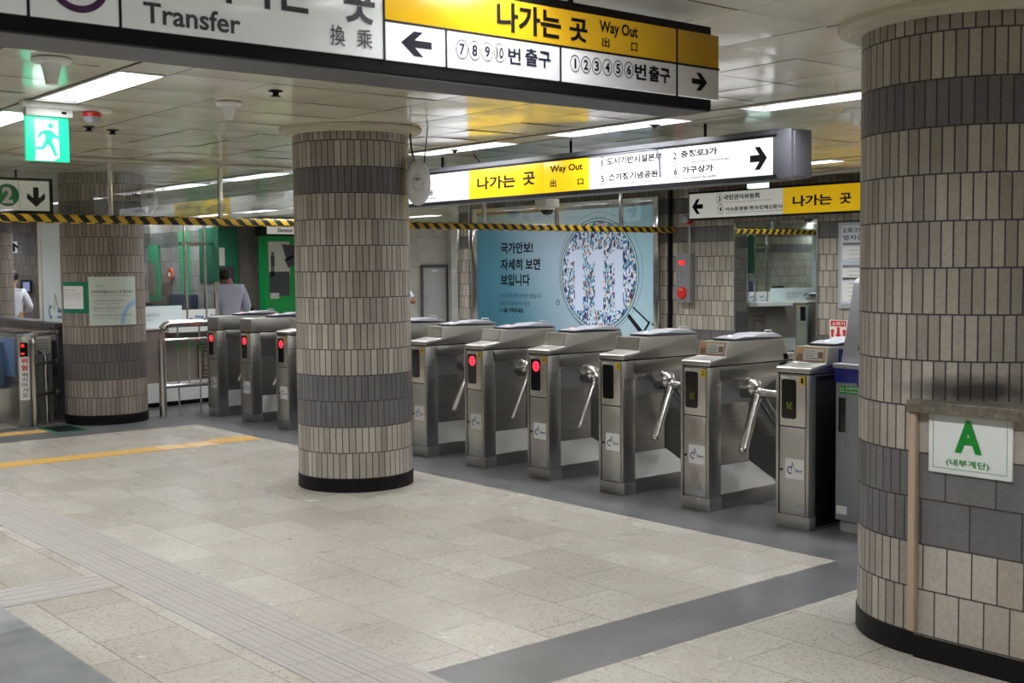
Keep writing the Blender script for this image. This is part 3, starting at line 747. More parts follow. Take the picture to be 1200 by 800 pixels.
q = MB().ring(bf, cu, cv, .068, .088, .002, 40); q.text(bf, '5', cu-.024, cu+.024, cv-.045, cv+.045, .03); q.done('line_emblem', PURPLE, p5)
q = tb(MB(), 'Transfer', (167, 32), (281, 20), .02); 
q.bm.free()
ink = mat('transfer_ink', (.055, .055, .065), .35)
q = MB(); z0, z1 = P2(168, 27, 0, BX)[1], P2(168, 3, 0, BX)[1]
q.text(bf, 'Transfer', U(167, 20), U(281, 38), z0, z1+.003, .02)
a = P2(405, 26, 0, BX); e = P2(437, -12, 0, BX)
q.done('lettering', ink, pt); q = MB(); q.text(bf, '갈아타는', U(183, -5), U(364, 5), a[1]+.004, e[1]+.014, .03); q.done('lettering', ink, pt); q = MB(); q.text(bf, '곳', U(402, 5), U(438, 10), a[1], e[1]+.010, .03)
a = P2(386, 53, 0, BX); e = P2(403, 31, 0, BX); q.done('lettering', ink, pt); q = MB(); q.text(bf, '換', a[0], e[0], a[1], e[1], .012)
a = P2(417, 56, 0, BX); e = P2(435, 36, 0, BX); q.done('lettering', ink, pt); q = MB(); q.text(bf, '乘', a[0], e[0], a[1], e[1], .012)
q.done('lettering', ink, pt)
q = MB()
a = P2(581, 34, 0, BX); e = P2(656, 15, 0, BX); q.text(bf, '나가는', a[0], e[0], a[1]-.006, e[1]+.004, .034)
a = P2(666, 48, 0, BX); e = P2(687, 24, 0, BX); q.done('lettering', INK, py_); q = MB(); q.text(bf, '곳', a[0], e[0], a[1], e[1], .034)
a = P2(701, 38, 0, BX); e = P2(746, 33, 0, BX); q.done('lettering', INK, py_); q = MB(); q.text(bf, 'Way Out', a[0], e[0], a[1]-.012, e[1]+.006, .03)
a = P2(704, 55, 0, BX); e = P2(713, 45, 0, BX); q.done('lettering', INK, py_); q = MB(); q.text(bf, '出', a[0], e[0], a[1], e[1], .025)
a = P2(738, 60, 0, BX); e = P2(745.5, 51, 0, BX); q.done('lettering', INK, py_); q = MB(); q.text(bf, '口', a[0], e[0], a[1], e[1], .025)
q.done('lettering', INK, py_)
cu, cv = P2(487, 52, 0, BX); MB().arrow(bf, cu, cv, .128, .084, math.pi).done('arrow', INKN, pa)
cu, cv = P2(818.5, 96, 0, BX); MB().arrow(bf, cu, cv, .095, .074, 0).done('arrow', INK, pd)
def circled(q, nums, x0, x1, yc, yc2, hh, c=BX+.004):
    n = len(nums)
    for k, s in enumerate(nums):
        f = (k+.5)/n; x = x0+(x1-x0)*f; y = yc+(yc2-yc)*f; cu, cv = P2(x, y, 0, BX)
        r = hh/2; q.ring(bf, cu, cv, r*.93, r*1.06, .002, 24, .78)
        w = (.16 if s == '1' else .38) if len(s) == 1 else .5
        q.text(bf, s, cu-r*w, cu+r*w, cv-r*.62, cv+r*.62, .035)
q = MB(); circled(q, ['7', '8', '9', '10'], 533, 592, 57.5, 63, .066)
a = P2(594, 75, 0, BX); e = P2(609, 57, 0, BX); q.text(bf, '번', a[0], e[0], a[1], e[1], .03)
a = P2(614, 78, 0, BX); e = P2(644, 61, 0, BX); q.text(bf, '출구', a[0], e[0], a[1]+.002, e[1]+.003, .03)
q.done('lettering', INKN, pb)
q = MB(); circled(q, list('123456'), 666.5, 742, 74, 83, .062)
a = P2(742.5, 93, 0, BX); e = P2(756, 76, 0, BX); q.text(bf, '번', a[0], e[0], a[1], e[1], .03)
a = P2(759, 96, 0, BX); e = P2(784, 81, 0, BX); q.text(bf, '출구', a[0], e[0], a[1]+.002, e[1]+.003, .03)
q.done('lettering', INK, pc)

# ---- long sign over the turnstiles
MY = 7.0
t = thing('hanging_sign', 'long lit way out sign hanging over the turnstiles, ending in a black box', 'sign', (-8.1, MY+.1, 2.3))
zb, zt2 = 2.345, 2.612
MB().box(-11.0, -5.47, MY+.004, MY+.23, 2.312, 2.672, .005).done('cabinet', DKGREY, t)
MB().box(-11.0, -5.44, MY-.006, MY+.01, 2.312, 2.345).box(-11.0, -5.44, MY-.006, MY+.01, 2.612, 2.632).done('face_rail', BLACKM, t)
MB().box(-5.475, -5.315, MY-.005, MY+.235, 2.318, 2.662, .006).box(-5.32, -5.30, MY+.02, MY+.21, 2.325, 2.645, .003).done('end_cap', DKGREY, t)
sign_rods(t, [(-9.58, MY+.1, 2.66), (-7.72, MY+.1, 2.66), (-6.20, MY+.1, 2.66)])
MB().tube([(-9.05, MY+.1, 2.66), (-9.0, MY+.1, 2.71), (-9.05, MY+.1, 2.74), (-9.08, MY+.1, ZC)], .006, 6).done('cable', BLACKM, t)
mat('brown_ink', (.006, .004, .003), .7, spec=.15)
X_ = lambda x, y=200: P2(x, y, 1, MY)[0]
e = [-10.99, X_(549.5), X_(637, 207), X_(690.5), X_(776, 190), X_(871, 185), -5.478]
ms = [LITW, LITY, LITY, LITW, LITW, LITW]; ps = []
for k in range(6): ps.append(MB().box(e[k]+.003, e[k+1]-.003, MY-.004, MY+.012, zb, zt2, .002).done(['white_panel', 'yellow_panel', 'yellow_panel', 'white_panel', 'white_panel', 'arrow_panel'][k], ms[k], t))
c = MY-.004; mf = (1, c, -1)
def tm(q, s, x0, yb, x1, yt, off=.01, ax=1, cc=None):
    cc = c if cc is None else cc
    a = P2(x0, yb, ax, cc); e_ = P2(x1, yt, ax, cc); return q.text((ax, cc, -1) if ax == 1 else (ax, cc, 1), s, a[0], e_[0], a[1], e_[1], off)
q = MB(); tm(q, '나가는', 559.5, 223, 604, 203.5, .032); q.done('lettering', MATS['brown_ink'], ps[1]); q = MB(); tm(q, '곳', 613, 217.5, 627, 200.5, .032); q.done('lettering', MATS['brown_ink'], ps[1])
q = MB(); tm(q, 'Way Out', 645, 204.5, 683, 190.5, .03); q.done('lettering', MATS['brown_ink'], ps[2]); q = MB(); tm(q, '出', 645, 219.5, 652, 210, .03); tm(q, '口', 677, 216.5, 684, 209, .03); q.done('lettering', MATS['brown_ink'], ps[2])
thin = mat('thin_sign_ink', (.005, .005, .006), .7, spec=.15); thin2 = mat('pale_sign_ink', (.05, .05, .055), .6)
q = MB(); tm(q, '국민권익위원회', 453, 220, 499, 205, .02); tm(q, '신문사 · 중림동', 462, 233, 508, 222, .02); 
arrow = (P2(440, 222, 1, c)); q.done('lettering', thin, ps[0])
q = MB(); tm(q, 'Jungnim-dong', 493, 235, 511, 230.5, .012); q.done('small_lettering', thin2, ps[0])
q = MB(); a = P2(440, 225, 1, c); q.arrow(mf, -10.75, 2.478, .2, .18, math.pi); q.done('arrow', INK, ps[0])
def circ1(q, s, x, y, r=.05):
    cu, cv = P2(x, y, 1, c); q.ring(mf, cu, cv, r*.9, r, .002, 24, .8); w = .14 if s == '1' else .34; q.text(mf, s, cu-r*w, cu+r*w, cv-r*.55, cv+r*.55, .02)
q = MB(); circ1(q, '1', 706, 191); tm(q, '도시기반시설본부', 711.5, 194, 776, 178, .03); q.done('lettering', thin, ps[3]); q = MB(); circ1(q, '5', 706.5, 209.5); tm(q, '손기정기념공원', 713.4, 212, 771, 198.5, .03); q.done('lettering', thin, ps[3])
q = MB(); tm(q, 'Urban Infrastructure Headquarters', 722, 199, 774, 193, .012); q.done('small_lettering', thin2, ps[3]); q = MB(); tm(q, 'Son Ki Jung Memorial Park', 715, 217, 771, 210.5, .014); q.done('small_lettering', thin2, ps[3])
q = MB(); circ1(q, '2', 791, 182.5); tm(q, '충정로3가', 797.8, 185, 840.7, 172, .03); q.done('lettering', thin, ps[4]); q = MB(); circ1(q, '6', 792, 201); tm(q, '가구상가', 799.5, 203.5, 836, 192, .03); q.done('lettering', thin, ps[4])
q = MB(); tm(q, 'Chungjeongno 3(sam)-ga', 799, 192, 855, 184, .014); q.done('small_lettering', thin2, ps[4]); q = MB(); tm(q, 'Furniture Arcade', 801, 210, 839, 204, .014); q.done('small_lettering', thin2, ps[4])
cu, cv = P2(889, 185.5, 1, c); MB().arrow(mf, cu, cv, .155, .165, 0).done('arrow', INK, ps[5])
MB().tube([(X_(690.5), MY-.012, zt2), (X_(760, 170), MY-.02, zt2+.006), (X_(772, 170), MY-.02, zt2-.004), (X_(774, 180), MY-.014, zt2-.05), (X_(775, 200), MY-.014, zb+.05)], .007, 6).done('loose_trim', DKGREY, t)

# ---- wall sign by the back wall
TY = 12.30
t = thing('hanging_sign', 'way out sign with a left arrow mounted on the tiled back wall above the mirror', 'sign', (-9.5, TY, 2.3))
MB().box(-11.04, -7.2, TY, YW-.001, 2.315, 2.69, .004).done('cabinet', BLACKM, t)
X_ = lambda x: P2(x, 240, 1, TY)[0]
e = [-11.02, X_(918), X_(1010), -7.21]; ms = [LITW2, LITY2, LITY2]; ps = []
for k in range(3): ps.append(MB().box(e[k]+.003, e[k+1]-.003, TY-.008, TY+.01, 2.335, 2.66, .002).done(['white_panel', 'yellow_panel', 'yellow_panel'][k], ms[k], t))
c = TY-.008; mf = (1, c, -1)
cu, cv = P2(817.5, 242, 1, c); MB().arrow(mf, cu, cv, .19, .20, math.pi).done('arrow', INK, ps[0])
q = MB(); circ1(q, '3', 843.2, 233, .065); tm(q, '국민권익위원회', 848, 234.5, 890, 225.5, .03); q.done('lettering', thin, ps[0]); q = MB(); circ1(q, '4', 844.5, 245, .065); tm(q, '서소문공원·한국경제신문사', 850, 247.5, 917.5, 238.8, .03); q.done('lettering', thin, ps[0])
q = MB(); tm(q, 'Anti-Corruption and Civil Rights Commission', 849.5, 238, 905, 233, .014); q.done('small_lettering', INKG, ps[0]); q = MB(); tm(q, 'Seosomun Park•The Korea Economic Daily', 851, 250.5, 917.8, 245, .015); q.done('small_lettering', INKG, ps[0])
q = MB(); tm(q, '나가는', 929, 242, 975, 226.5, .034); q.done('lettering', INK, ps[1]); q = MB(); tm(q, '곳', 984, 239, 998, 225.5, .034); q.done('lettering', INK, ps[1])

# ---- line 2 sign on the left
SX = -13.2
t = thing('hanging_sign', 'cream platform sign with a green circle and a downward arrow near the photo edge', 'sign', (SX, 4, 2.3))
MB().box(SX-.16, SX-.004, 2.6, 4.56, 2.30, 2.70, .006).done('cabinet', BLACKM, t)
sign_rods(t, [(SX-.08, 3.0, 2.69), (SX-.08, 4.2, 2.69)])
uA = P2(22.5, 230, 0, SX)[0]; uB = P2(57.5, 230, 0, SX)[0]
pA = MB().box(SX-.006, SX+.006, 2.62, uA-.003, 2.352, 2.668).done('line_panel', SIGN2, t)
pB = MB().box(SX-.006, SX+.006, uA+.003, uB, 2.352, 2.668).done('arrow_panel', SIGN2, t)
sf = (0, SX+.006, 1); cu, cv = P2(8.5, 228.5, 0, SX)
lg = MB().disc(sf, cu, cv, .118).done('line_disc', GREENP, pA); MB().text(sf, '2', cu-.055, cu+.055, cv-.085, cv+.085, .04).done('line_number', WHITE, lg)
MB().text(sf, '충정로', 3.0, cu-.16, cv-.08, cv+.08, .02).done('lettering', INK, pA)
cu, cv = P2(42, 231, 0, SX); MB().arrow(sf, cu, cv, .19, .21, -math.pi/2).done('arrow', INK, pB)

# ---- letter A board on the parapet
ay = PW-.012; af = (1, ay, -1)
a = P2(1088, 551, 1, ay); e = P2(1187, 489, 1, ay); zt3 = P2(1088, 477, 1, ay)[1]
t = thing('letter_sign', 'white board with a big green letter A under the granite coping', 'sign', ((a[0]+e[0])/2, ay, a[1]))
MB().box(a[0], e[0], ay, PW+.002, a[1]-.002, zt3, .002).done('board', mat('sign_board_white', (.70, .74, .72), .3), t)
q = MB(); w_ = e[0]-a[0]; h_ = zt3-a[1]
q.text(af, 'A', a[0]+.325*w_, a[0]+.655*w_, a[1]+.34*h_, a[1]+.85*h_, .045); q.done('lettering', GREENT, t); q = MB(); q.text(af, '(내부계단)', a[0]+.225*w_, a[0]+.74*w_, a[1]+.11*h_, a[1]+.235*h_, .012); q.done('lettering', GREENT, t)
MB().frame(af, a[0]+.055*w_, e[0]-.055*w_, a[1]+.07*h_, zt3-.07*h_, .0016, .0015).done('border_line', GREENT, t)

# ---- running man exit sign
EX = -7.92
p0 = P2(30, 188, 0, EX); p1 = P2(79.5, 138.5, 0, EX)
t = thing('exit_sign', 'green lit running-man exit sign hanging from the ceiling', 'exit sign', (EX, (p0[0]+p1[0])/2, p0[1]))
bar0 = P2(24.5, 126, 0, EX)[0]; bar1 = P2(130, 128, 0, EX)[0]
MB().box(EX-.04, EX+.04, bar0, bar1, ZC-.038, ZC+.004, .006).done('ceiling_bar', WHITE, t)
MB().box(EX-.035, EX+.03, P2(28.5, 136, 0, EX)[0], P2(84, 138, 0, EX)[0], p1[1], p1[1]+.058, .006).done('housing', mat('sign_housing', (.55, .53, .5), .4), t)
pl = MB().box(EX-.012, EX+.012, p0[0], p1[0], p0[1], p1[1], .002).done('green_panel', EXITG, t)
ef = (0, EX+.012, 1); W = p1[0]-p0[0]; H = p1[1]-p0[1]; E = lambda u, v: (p0[0]+u*W, p0[1]+v*H)
q = MB().poly(ef, [E(.22, .1), E(.22, .92), E(.75, .92), E(.76, .1), E(.62, .02), E(.2, .02)], .001); q.done('doorway', EXITW, pl)
q = MB(); u, v = E(.575, .80); q.disc(ef, u, v, .062*H, .002)
q.poly(ef, [E(.44, .70), E(.60, .70), E(.66, .62), E(.60, .44), E(.44, .42)], .002)
q.poly(ef, [E(.60, .70), E(.66, .62), E(.78, .56), E(.78, .50), E(.64, .53)], .002).poly(ef, [E(.46, .70), E(.33, .66), E(.26, .52), E(.32, .52), E(.38, .60), E(.5, .62)], .002)
q.poly(ef, [E(.46, .44), E(.60, .46), E(.66, .33), E(.72, .12), E(.64, .12), E(.58, .28)], .002).poly(ef, [E(.44, .46), E(.54, .42), E(.40, .26), E(.16, .25), E(.14, .31), E(.36, .33)], .002)
q.done('running_figure', EXITG, pl)
MB().box(EX+.03, EX+.032, p1[0]-.05, p1[0]-.02, p1[1]+.02, p1[1]+.035).done('switch', BLACK, t)
# siren on the same bar
sy = P2(107, 133, 0, EX)[0]
t = thing('alarm_beacon', 'small red and clear beacon on the ceiling bar beside the exit sign', 'beacon', (EX, sy, ZC-.11))
MB().lathe([(.0, -.040), (.05, -.040), (.062, -.047), (.062, -.07)], (EX, sy, ZC), 24).done('red_base', REDP, t)
MB().lathe([(.055, -.07), (.05, -.09), (.035, -.108), (.0, -.112)], (EX, sy, ZC), 24).done('clear_lens', GREYL, t)
# exit lamp behind the long sign
a = P2(877, 221, 1, 8.4); e_ = P2(898, 216, 1, 8.4)
t = thing('exit_light', 'small glowing green-white exit lamp peeping out below the black end of the long sign', 'exit sign', (a[0]+.1, 8.4, a[1]))
MB().box(a[0], e_[0], 8.38, 8.44, a[1], a[1]+.17, .004).done('lamp_body', EXITLT, t)
MB().box(a[0]-.01, e_[0]+.01, 8.36, 8.46, a[1]+.17, a[1]+.23, .004).cyl(((a[0]+e_[0])/2, 8.41, a[1]+.2), ((a[0]+e_[0])/2, 8.41, ZC), .01).done('housing', WHITE, t)

# ================================================================== CEILING FITTINGS
def antenna(p, s, label):
    x, y = p
    t = thing('ceiling_antenna', label, 'antenna', (x, y, ZC), None)
    MB().lathe([(.0, 0), (.125*s, 0), (.13*s, -.008), (.12*s, -.02), (.07*s, -.026)], (x, y, ZC), 32).done('flange', WHITE, t)
    MB().lathe([(.075*s, -.015), (.062*s, -.05*s), (.045*s, -.13*s), (.038*s, -.165*s), (.0, -.17*s)], (x, y, ZC), 24).done('cone', WHITE, t)
antenna((onpl(60, 69, 2, ZC).x, onpl(60, 69, 2, ZC).y), 0.78, 'white cone antenna on the ceiling above the exit sign')
antenna((onpl(268, 120, 2, ZC).x, onpl(268, 120, 2, ZC).y), .66, 'white cone antenna on the ceiling between the exit sign and the middle column')
antenna((onpl(1003, 128, 2, ZC).x, onpl(1003, 128, 2, ZC).y), .66, 'white cone antenna on the ceiling by the large right column')
for (px, py, lab) in ((323, 106, 'dark sprinkler head on the ceiling up and to the left of the middle column capital'), (132, 152, 'dark sprinkler head on the ceiling just past the red beacon'),
                      (533, 175.5, 'dark sprinkler head near the lamp beside the middle column'), (767, 146, 'dark sprinkler head on the ceiling under the arrow end of the big sign'), (104, 148, 'dark sprinkler head right below the red beacon')):
    p = onpl(px, py, 2, ZC)
    t = thing('sprinkler_head', lab, 'sprinkler', p)
    MB().lathe([(.0, 0), (.045, 0), (.045, -.006), (.02, -.012), (.016, -.03), (.0, -.03)], p, 16).done('rosette', BLACKM, t)
    MB().lathe([(.0, -.03), (.03, -.032), (.03, -.036), (.0, -.037)], p, 16).done('deflector', BLACKM, t)
# dome camera hanging in front of the glass screen
cx, cy, cz = -11.15, P2(641, 240, 0, -11.15)[0], P2(641, 243, 0, -11.15)[1]
t = thing('dome_camera', 'white dome security camera hanging below the yellow part of the long sign', 'camera', (cx, cy, cz-.1))
MB().box(cx-.11, cx+.11, cy-.11, cy+.11, cz, cz+.10, .012).cyl((cx, cy, cz+.1), (cx, cy, ZC), .02).done('housing', WHITE, t)
MB().lathe([(.105, .0), (.10, -.02), (.092, -.03)], (cx, cy, cz), 28).done('collar', WHITE, t)
MB().lathe([(.08, -.02), (.076, -.05), (.05, -.085), (.0, -.10)], (cx, cy, cz), 28).done('dome', LENS, t)
# cable conduit along the ceiling at the back
t = tag(MB().tube([(-9.4, 11.6, ZC-.03), (-8.4, 11.6, ZC-.04), (-7.9, 11.6, ZC-.03), (-6.5, 11.6, ZC-.03)], .018, 8).done('ceiling_pipe', GREY), 'thin grey pipe under the ceiling beyond the end of the long sign', 'pipe')

# wifi routers strapped to columns
def router(c, ang, label, s=1.0):
    x, y, z = c
    t = thing('wifi_router', label, 'wifi router', (x, y, z-.17))
    R = Matrix.Rotation(ang, 3, 'Z')
    def L(v): p = R @ Vector(v); return (x+p.x, y+p.y, z+p.z)
    b = MB().sph((x, y, z), 1, (.065, .098, .175), 28, R.to_3x3()); 
    b.done('casing', mat('router_white_%d' % (s*10), (.70, .71, .75), .3), t)
    n = MB()
    k = 20
    for a0 in range(k):
        a = 2*math.pi*a0/k; b_ = 2*math.pi*(a0+1)/k
        def pp(r1, r2, an): u, v = r1*math.cos(an), r2*math.sin(an); return L((.064*math.sqrt(max(0, 1-(u/.098)**2-((v-.0)/.175)**2))+.002, u, v-.0))
        n.quad(pp(.036, .058, a), pp(.041, .064, a), pp(.041, .064, b_), pp(.036, .058, b_))
    n.done('ring_mark', GREY, t)
    n = MB()
    for r in (.012, .022, .032):
        for a0 in range(6):
            a = math.radians(50+80*a0/6); b_ = math.radians(50+80*(a0+1)/6)
            f = lambda rr, an: L((.066, rr*math.cos(an), rr*math.sin(an)))
            n.quad(f(r, a), f(r+.005, a), f(r+.005, b_), f(r, b_))
    n.done('wave_mark', INK, t)
    MB().box(-.02, .02, -.02, .02, 0, .01).bm.free()
    return t, L
p = onpl(482, 213, 0, -7.65); ang = math.radians(-38)
t, L = router((-7.655, 5.435, P2(482, 214, 0, -7.655)[1]), ang, 'white oval router mounted high on the middle column')
MB().obox(L((-.05, -.06, .14)), (.06, .05, .13), Matrix.Rotation(ang, 3, 'Z'), .004).done('bracket', GREYL, t)
MB().tube([L((-.03, -.03, .17)), L((-.035, -.05, .28)), L((-.03, -.06, .45)), L((-.02, -.07, .52))], .007, 8).tube([L((.0, .05, .15)), L((.0, .06, .25)), L((.0, .09, .5))], .004, 6).done('cable', BLACKM, t)
ang = math.radians(-20)
zr = P2(175, 235, 0, -13.1)[1]
t, L = router((-13.17, 5.62, zr+.02), ang, 'white oval router on the brownish column behind the glass screen', 1.1)
MB().obox(L((-.05, -.05, .06)), (.06, .05, .13), Matrix.Rotation(ang, 3, 'Z'), .004).done('bracket', DKGREY, t)
MB().tube([L((-.03, -.03, .17)), L((-.035, -.05, .28)), L((-.03, -.06, .42))], .007, 8).done('cable', BLACKM, t)
# small tag on the middle column
def on_column(c, r, ang, z): return (c[0]+r*math.cos(ang), c[1]+r*math.sin(ang), z)
def col_patch(mb, c, r, a0, a1, z0, z1, n=10):
    for k in range(n):
        a = a0+(a1-a0)*k/n; b_ = a0+(a1-a0)*(k+1)/n
        mb.quad(on_column(c, r, a, z0), on_column(c, r, b_, z0), on_column(c, r, b_, z1), on_column(c, r, a, z1))
    return mb
CC = (-8.13, 5.13)
t = tag(col_patch(MB(), CC, .452, math.radians(-122), math.radians(-117), 2.60, 2.65, 2).done('paper_tag', WHITEP), 'tiny white tag near the top of the middle column', 'tag')

# notices on the left column
CL = (-13.49, 5.19)
def cang(px):  # angle on the left column for a pixel column (nearer side)
    d = ray(px, 340); d = Vector((d.x, d.y)).normalized(); o = Vector(CL); b_ = d.dot(o); disc_ = .45**2-(o.dot(o)-b_*b_)
    s = b_-math.sqrt(max(disc_, 0)); q = d*s-o; return math.atan2(q.y, q.x), s*d
def cz(px, py):
    a, q = cang(px); d = ray(px, py); k = q.length/Vector((d.x, d.y)).length; return EYE+d.z*k
t = thing('notice_sheet', 'white poster with a pale rainbow on the brownish column', 'poster', on_column(CL, .455, cang(130)[0], cz(130, 381)))
A0, A1 = cang(104)[0], cang(158)[0]; z0, z1 = cz(130, 381), cz(130, 324)
col_patch(MB(), CL, .456, A0, A1, z0, z1, 14).done('sheet', mat('notice_paper', (.58, .66, .60), .4), t)
def cmark(mb, f0, f1, g0, g1, r=.458, n=6): return col_patch(mb, CL, r, A0+(A1-A0)*f0, A0+(A1-A0)*f1, z0+(z1-z0)*g0, z0+(z1-z0)*g1, n)
def ctext(mb, s, f0, f1, g0, g1, off=0, r=.458):
    vs, fs = glyphs(s, off); x0 = min(v[0] for v in vs); x1 = max(v[0] for v in vs); y0 = min(v[1] for v in vs); y1 = max(v[1] for v in vs)
    bv = []
    for x, y in vs:
        f = f0+(f1-f0)*(x-x0)/(x1-x0); g = g0+(g1-g0)*(y-y0)/(y1-y0)
        bv.append(mb.bm.verts.new(on_column(CL, r, A0+(A1-A0)*f, z0+(z1-z0)*g)))
    for f in fs:
        try: mb.bm.faces.new([bv[i] for i in f])
        except ValueError: pass
q = MB(); ctext(q, '안전지하철을 만드는 참 좋은 습관', .06, .92, .66, .72, .01)
ctext(q, '에스컬레이터에서는 손잡이를 꼭 잡으세요', .08, .72, .49, .525); ctext(q, '전동차를 타고 내릴 때는 천천히', .08, .66, .34, .375); ctext(q, '에스컬레이터에서 뛰거나 걷지 맙시다', .08, .9, .19, .225)
q.done('lettering', INK, t)
q = MB(); ctext(q, 'Tips for a pleasant subway journey', .08, .86, .60, .63); ctext(q, 'Please hold the handrail', .1, .6, .435, .46); ctext(q, 'Please step in slowly', .1, .5, .29, .315); ctext(q, 'Do not run or walk', .1, .6, .135, .16); ctext(q, 'Metro', .16, .3, .79, .83)
q.done('small_lettering', INKG, t)
q = MB()
for k in range(10):
    a = math.radians(90+90*k/10); b_ = math.radians(90+90*(k+1)/10)
    def rp(r, an): return on_column(CL, .4575, A0+(A1-A0)*(.98+.36*r*math.cos(an)), z0+(z1-z0)*(.02+.5*r*math.sin(an)))
    q.quad(rp(.75, a), rp(1, a), rp(1, b_), rp(.75, b_))
q.done('rainbow_arc', mat('rainbow_blue', (.30, .48, .66), .5), t)
t = thing('notice_board', 'green notice board holding a white sheet on the brownish column', 'notice board', on_column(CL, .455, cang(88)[0], cz(90, 367)))
A0, A1 = cang(74.5)[0], cang(104)[0]; z0, z1 = cz(90, 367), cz(90, 330)
col_patch(MB(), CL, .455, A0, A1, z0, z1, 10).done('board', GREENB, t)
cmark(MB(), .03, .84, .14, .86, .457, 8).done('sheet', WHITEP, t)
q = MB(); ctext(q, '승강장 이용 안내', .12, .6, .72, .76, .01, .459)
for k in range(3): ctext(q, '시민 여러분의 안전을 위하여 안내드립니다', .1, .78, .62-.07*k, .645-.07*k, 0, .459)
q.done('lettering', INKG, t)

# ================================================================== BACK WALL FITTINGS
wf = (1, YW, -1)
t = thing('wall_mirror', 'tall wall mirror on the tiled back wall reflecting the station office', 'mirror', (-9.73, YW-.01, .2))
MB().box(-10.375, -9.085, YW-.012, YW+.001, .2, 2.262).done('mirror_glass', MIRROR, t)
MB().box(-9.09, -9.065, YW-.018, YW+.001, .2, 2.27).box(-10.395, -10.372, YW-.018, YW+.001, .2, 2.27).done('edge_strip', TUBE_ST, t)
# alarm box with pipe and lamp
t = thing('fire_alarm_box', 'grey fire alarm cabinet with a red push button on the back wall', 'fire alarm', (-11.22, YW-.06, 1.19))
MB().box(-11.35, -11.09, YW-.10, YW+.001, 1.195, 1.865, .008).done('cabinet', mat('alarm_grey', (.20, .20, .22), .4), t)
MB().cyl((-11.235, YW-.10, 1.33), (-11.235, YW-.125, 1.33), .085, .075, 24).done('push_button', REDP, t)
MB().box(-11.29, -11.19, YW-.108, YW-.1, 1.715, 1.775, .003).done('red_lamp', LEDRD, t)
MB().cyl((-11.285, YW-.1, 1.60), (-11.285, YW-.108, 1.60), .012).cyl((-11.285, YW-.1, 1.53), (-11.285, YW-.108, 1.53), .012).done('indicator', GREYL, t)
MB().text((1, YW-.126, -1), '발신기', -11.265, -11.205, 1.365, 1.385, .02).done('button_lettering', WHITE, t)
MB().cyl((-11.16, YW-.03, 1.86), (-11.16, YW-.03, 2.30), .018).done('conduit', GREY, t)
MB().sph((-11.19, YW-.09, 2.34), .06, (1, 1, 1), 16).done('strobe_lamp', GREYL, t)
MB().cyl((-11.17, YW-.0, 2.31), (-11.17, YW-.07, 2.31), .05).done('strobe_base', REDP, t)
# timetable frame
t = thing('timetable_board', 'blue-grey framed train timetable on the back wall beside the large column', 'notice board', (-8.3, YW, 1.17))
MB().box(-8.76, -7.7, YW-.03, YW+.001, 1.165, 2.205, .004).done('frame', mat('aluminium_blue', (.42, .46, .50), .35), t)
sh = MB().box(-8.715, -7.745, YW-.034, YW-.02, 1.225, 2.17).done('sheet', mat('timetable_paper', (.60, .66, .76), .45), t)
q = MB(); f2 = (1, YW-.034, -1)
q.text(f2, '2호선 충정로역', -8.69, -8.0, 2.08, 2.14, .01); q.text(f2, '열차운행 시각표', -8.69, -7.95, 1.99, 2.05, .01); q.done('lettering', INKN, sh)
q = MB(); [q.rect(f2, -8.69, -7.77, z, z+.03) for z in (1.93, 1.66, 1.45+.06)]; q.done('heading_bar', INKG, sh)
q = MB(); [q.rect(f2, -8.69, -7.77, z, z+h) for z, h in ((1.76, .15), (1.53, .12), (1.25, .24))]; q.done('table_field', WHITEP, sh)
q = MB()
for k in range(13): q.rect(f2, -8.60, -7.8, 1.265+.05*k, 1.272+.05*k, .004)
q.done('table_lines', GREYL, sh)
# extinguisher plate
a = P2(972, 397, 1, YW-.03); e_ = P2(993, 375, 1, YW-.03)
t = thing('extinguisher_plate', 'red and white fire extinguisher plate with a down arrow on the back wall', 'safety sign', ((a[0]+e_[0])/2, YW-.02, a[1]))
MB().box(a[0], e_[0], YW-.03, YW+.001, a[1]-.02, e_[1], .003).done('plate', WHITE, t)
f3 = (1, YW-.03, -1); w_ = e_[0]-a[0]; h_ = e_[1]-a[1]; Q = lambda u, v: (a[0]+u*w_, a[1]+v*h_)
rd = MB().rect(f3, *[Q(.06, 0)[0], Q(.94, 0)[0]], Q(0, .66)[1], Q(0, .96)[1], .001)
rd.poly(f3, [Q(.42, .62), Q(.58, .62), Q(.58, .28), Q(.67, .26), Q(.5, .02), Q(.33, .26), Q(.42, .28)], .001)
for s_ in (.17, .83): rd.disc(f3, *Q(s_, .42), .024, .001, 16).rect(f3, Q(s_-.07, 0)[0], Q(s_+.07, 0)[0], Q(0, .12)[1], Q(0, .4)[1], .0012)
rd.done('red_print', REDP, t)
MB().text(f3, '소화기', Q(.14, 0)[0], Q(.86, 0)[0], Q(0, .71)[1], Q(0, .91)[1], .02).done('lettering', WHITE, t)
# no smoking plate on the granite pilaster
f4 = (0, -23.3, 1)
t = thing('no_smoking_plate', 'small no-smoking sign on the granite pilaster beyond the grey door', 'safety sign', (-23.29, 17.75, 1.75))
MB().box(-23.3, -23.29, 17.66, 17.88, 1.72, 2.06).done('plate', WHITE, t)
f4 = (0, -23.29, 1); MB().ring(f4, 17.77, 1.95, .055, .07, .002, 24).poly(f4, [(17.72, 1.99), (17.73, 2.0), (17.82, 1.91), (17.81, 1.90)], .002).done('ring_mark', REDP, t)
MB().rect(f4, 17.67, 17.87, 1.73, 1.82, .002).done('red_band', REDP, t)
MB().rect(f4, 17.735, 17.805, 1.945, 1.957, .003).done('cigarette_mark', INK, t)
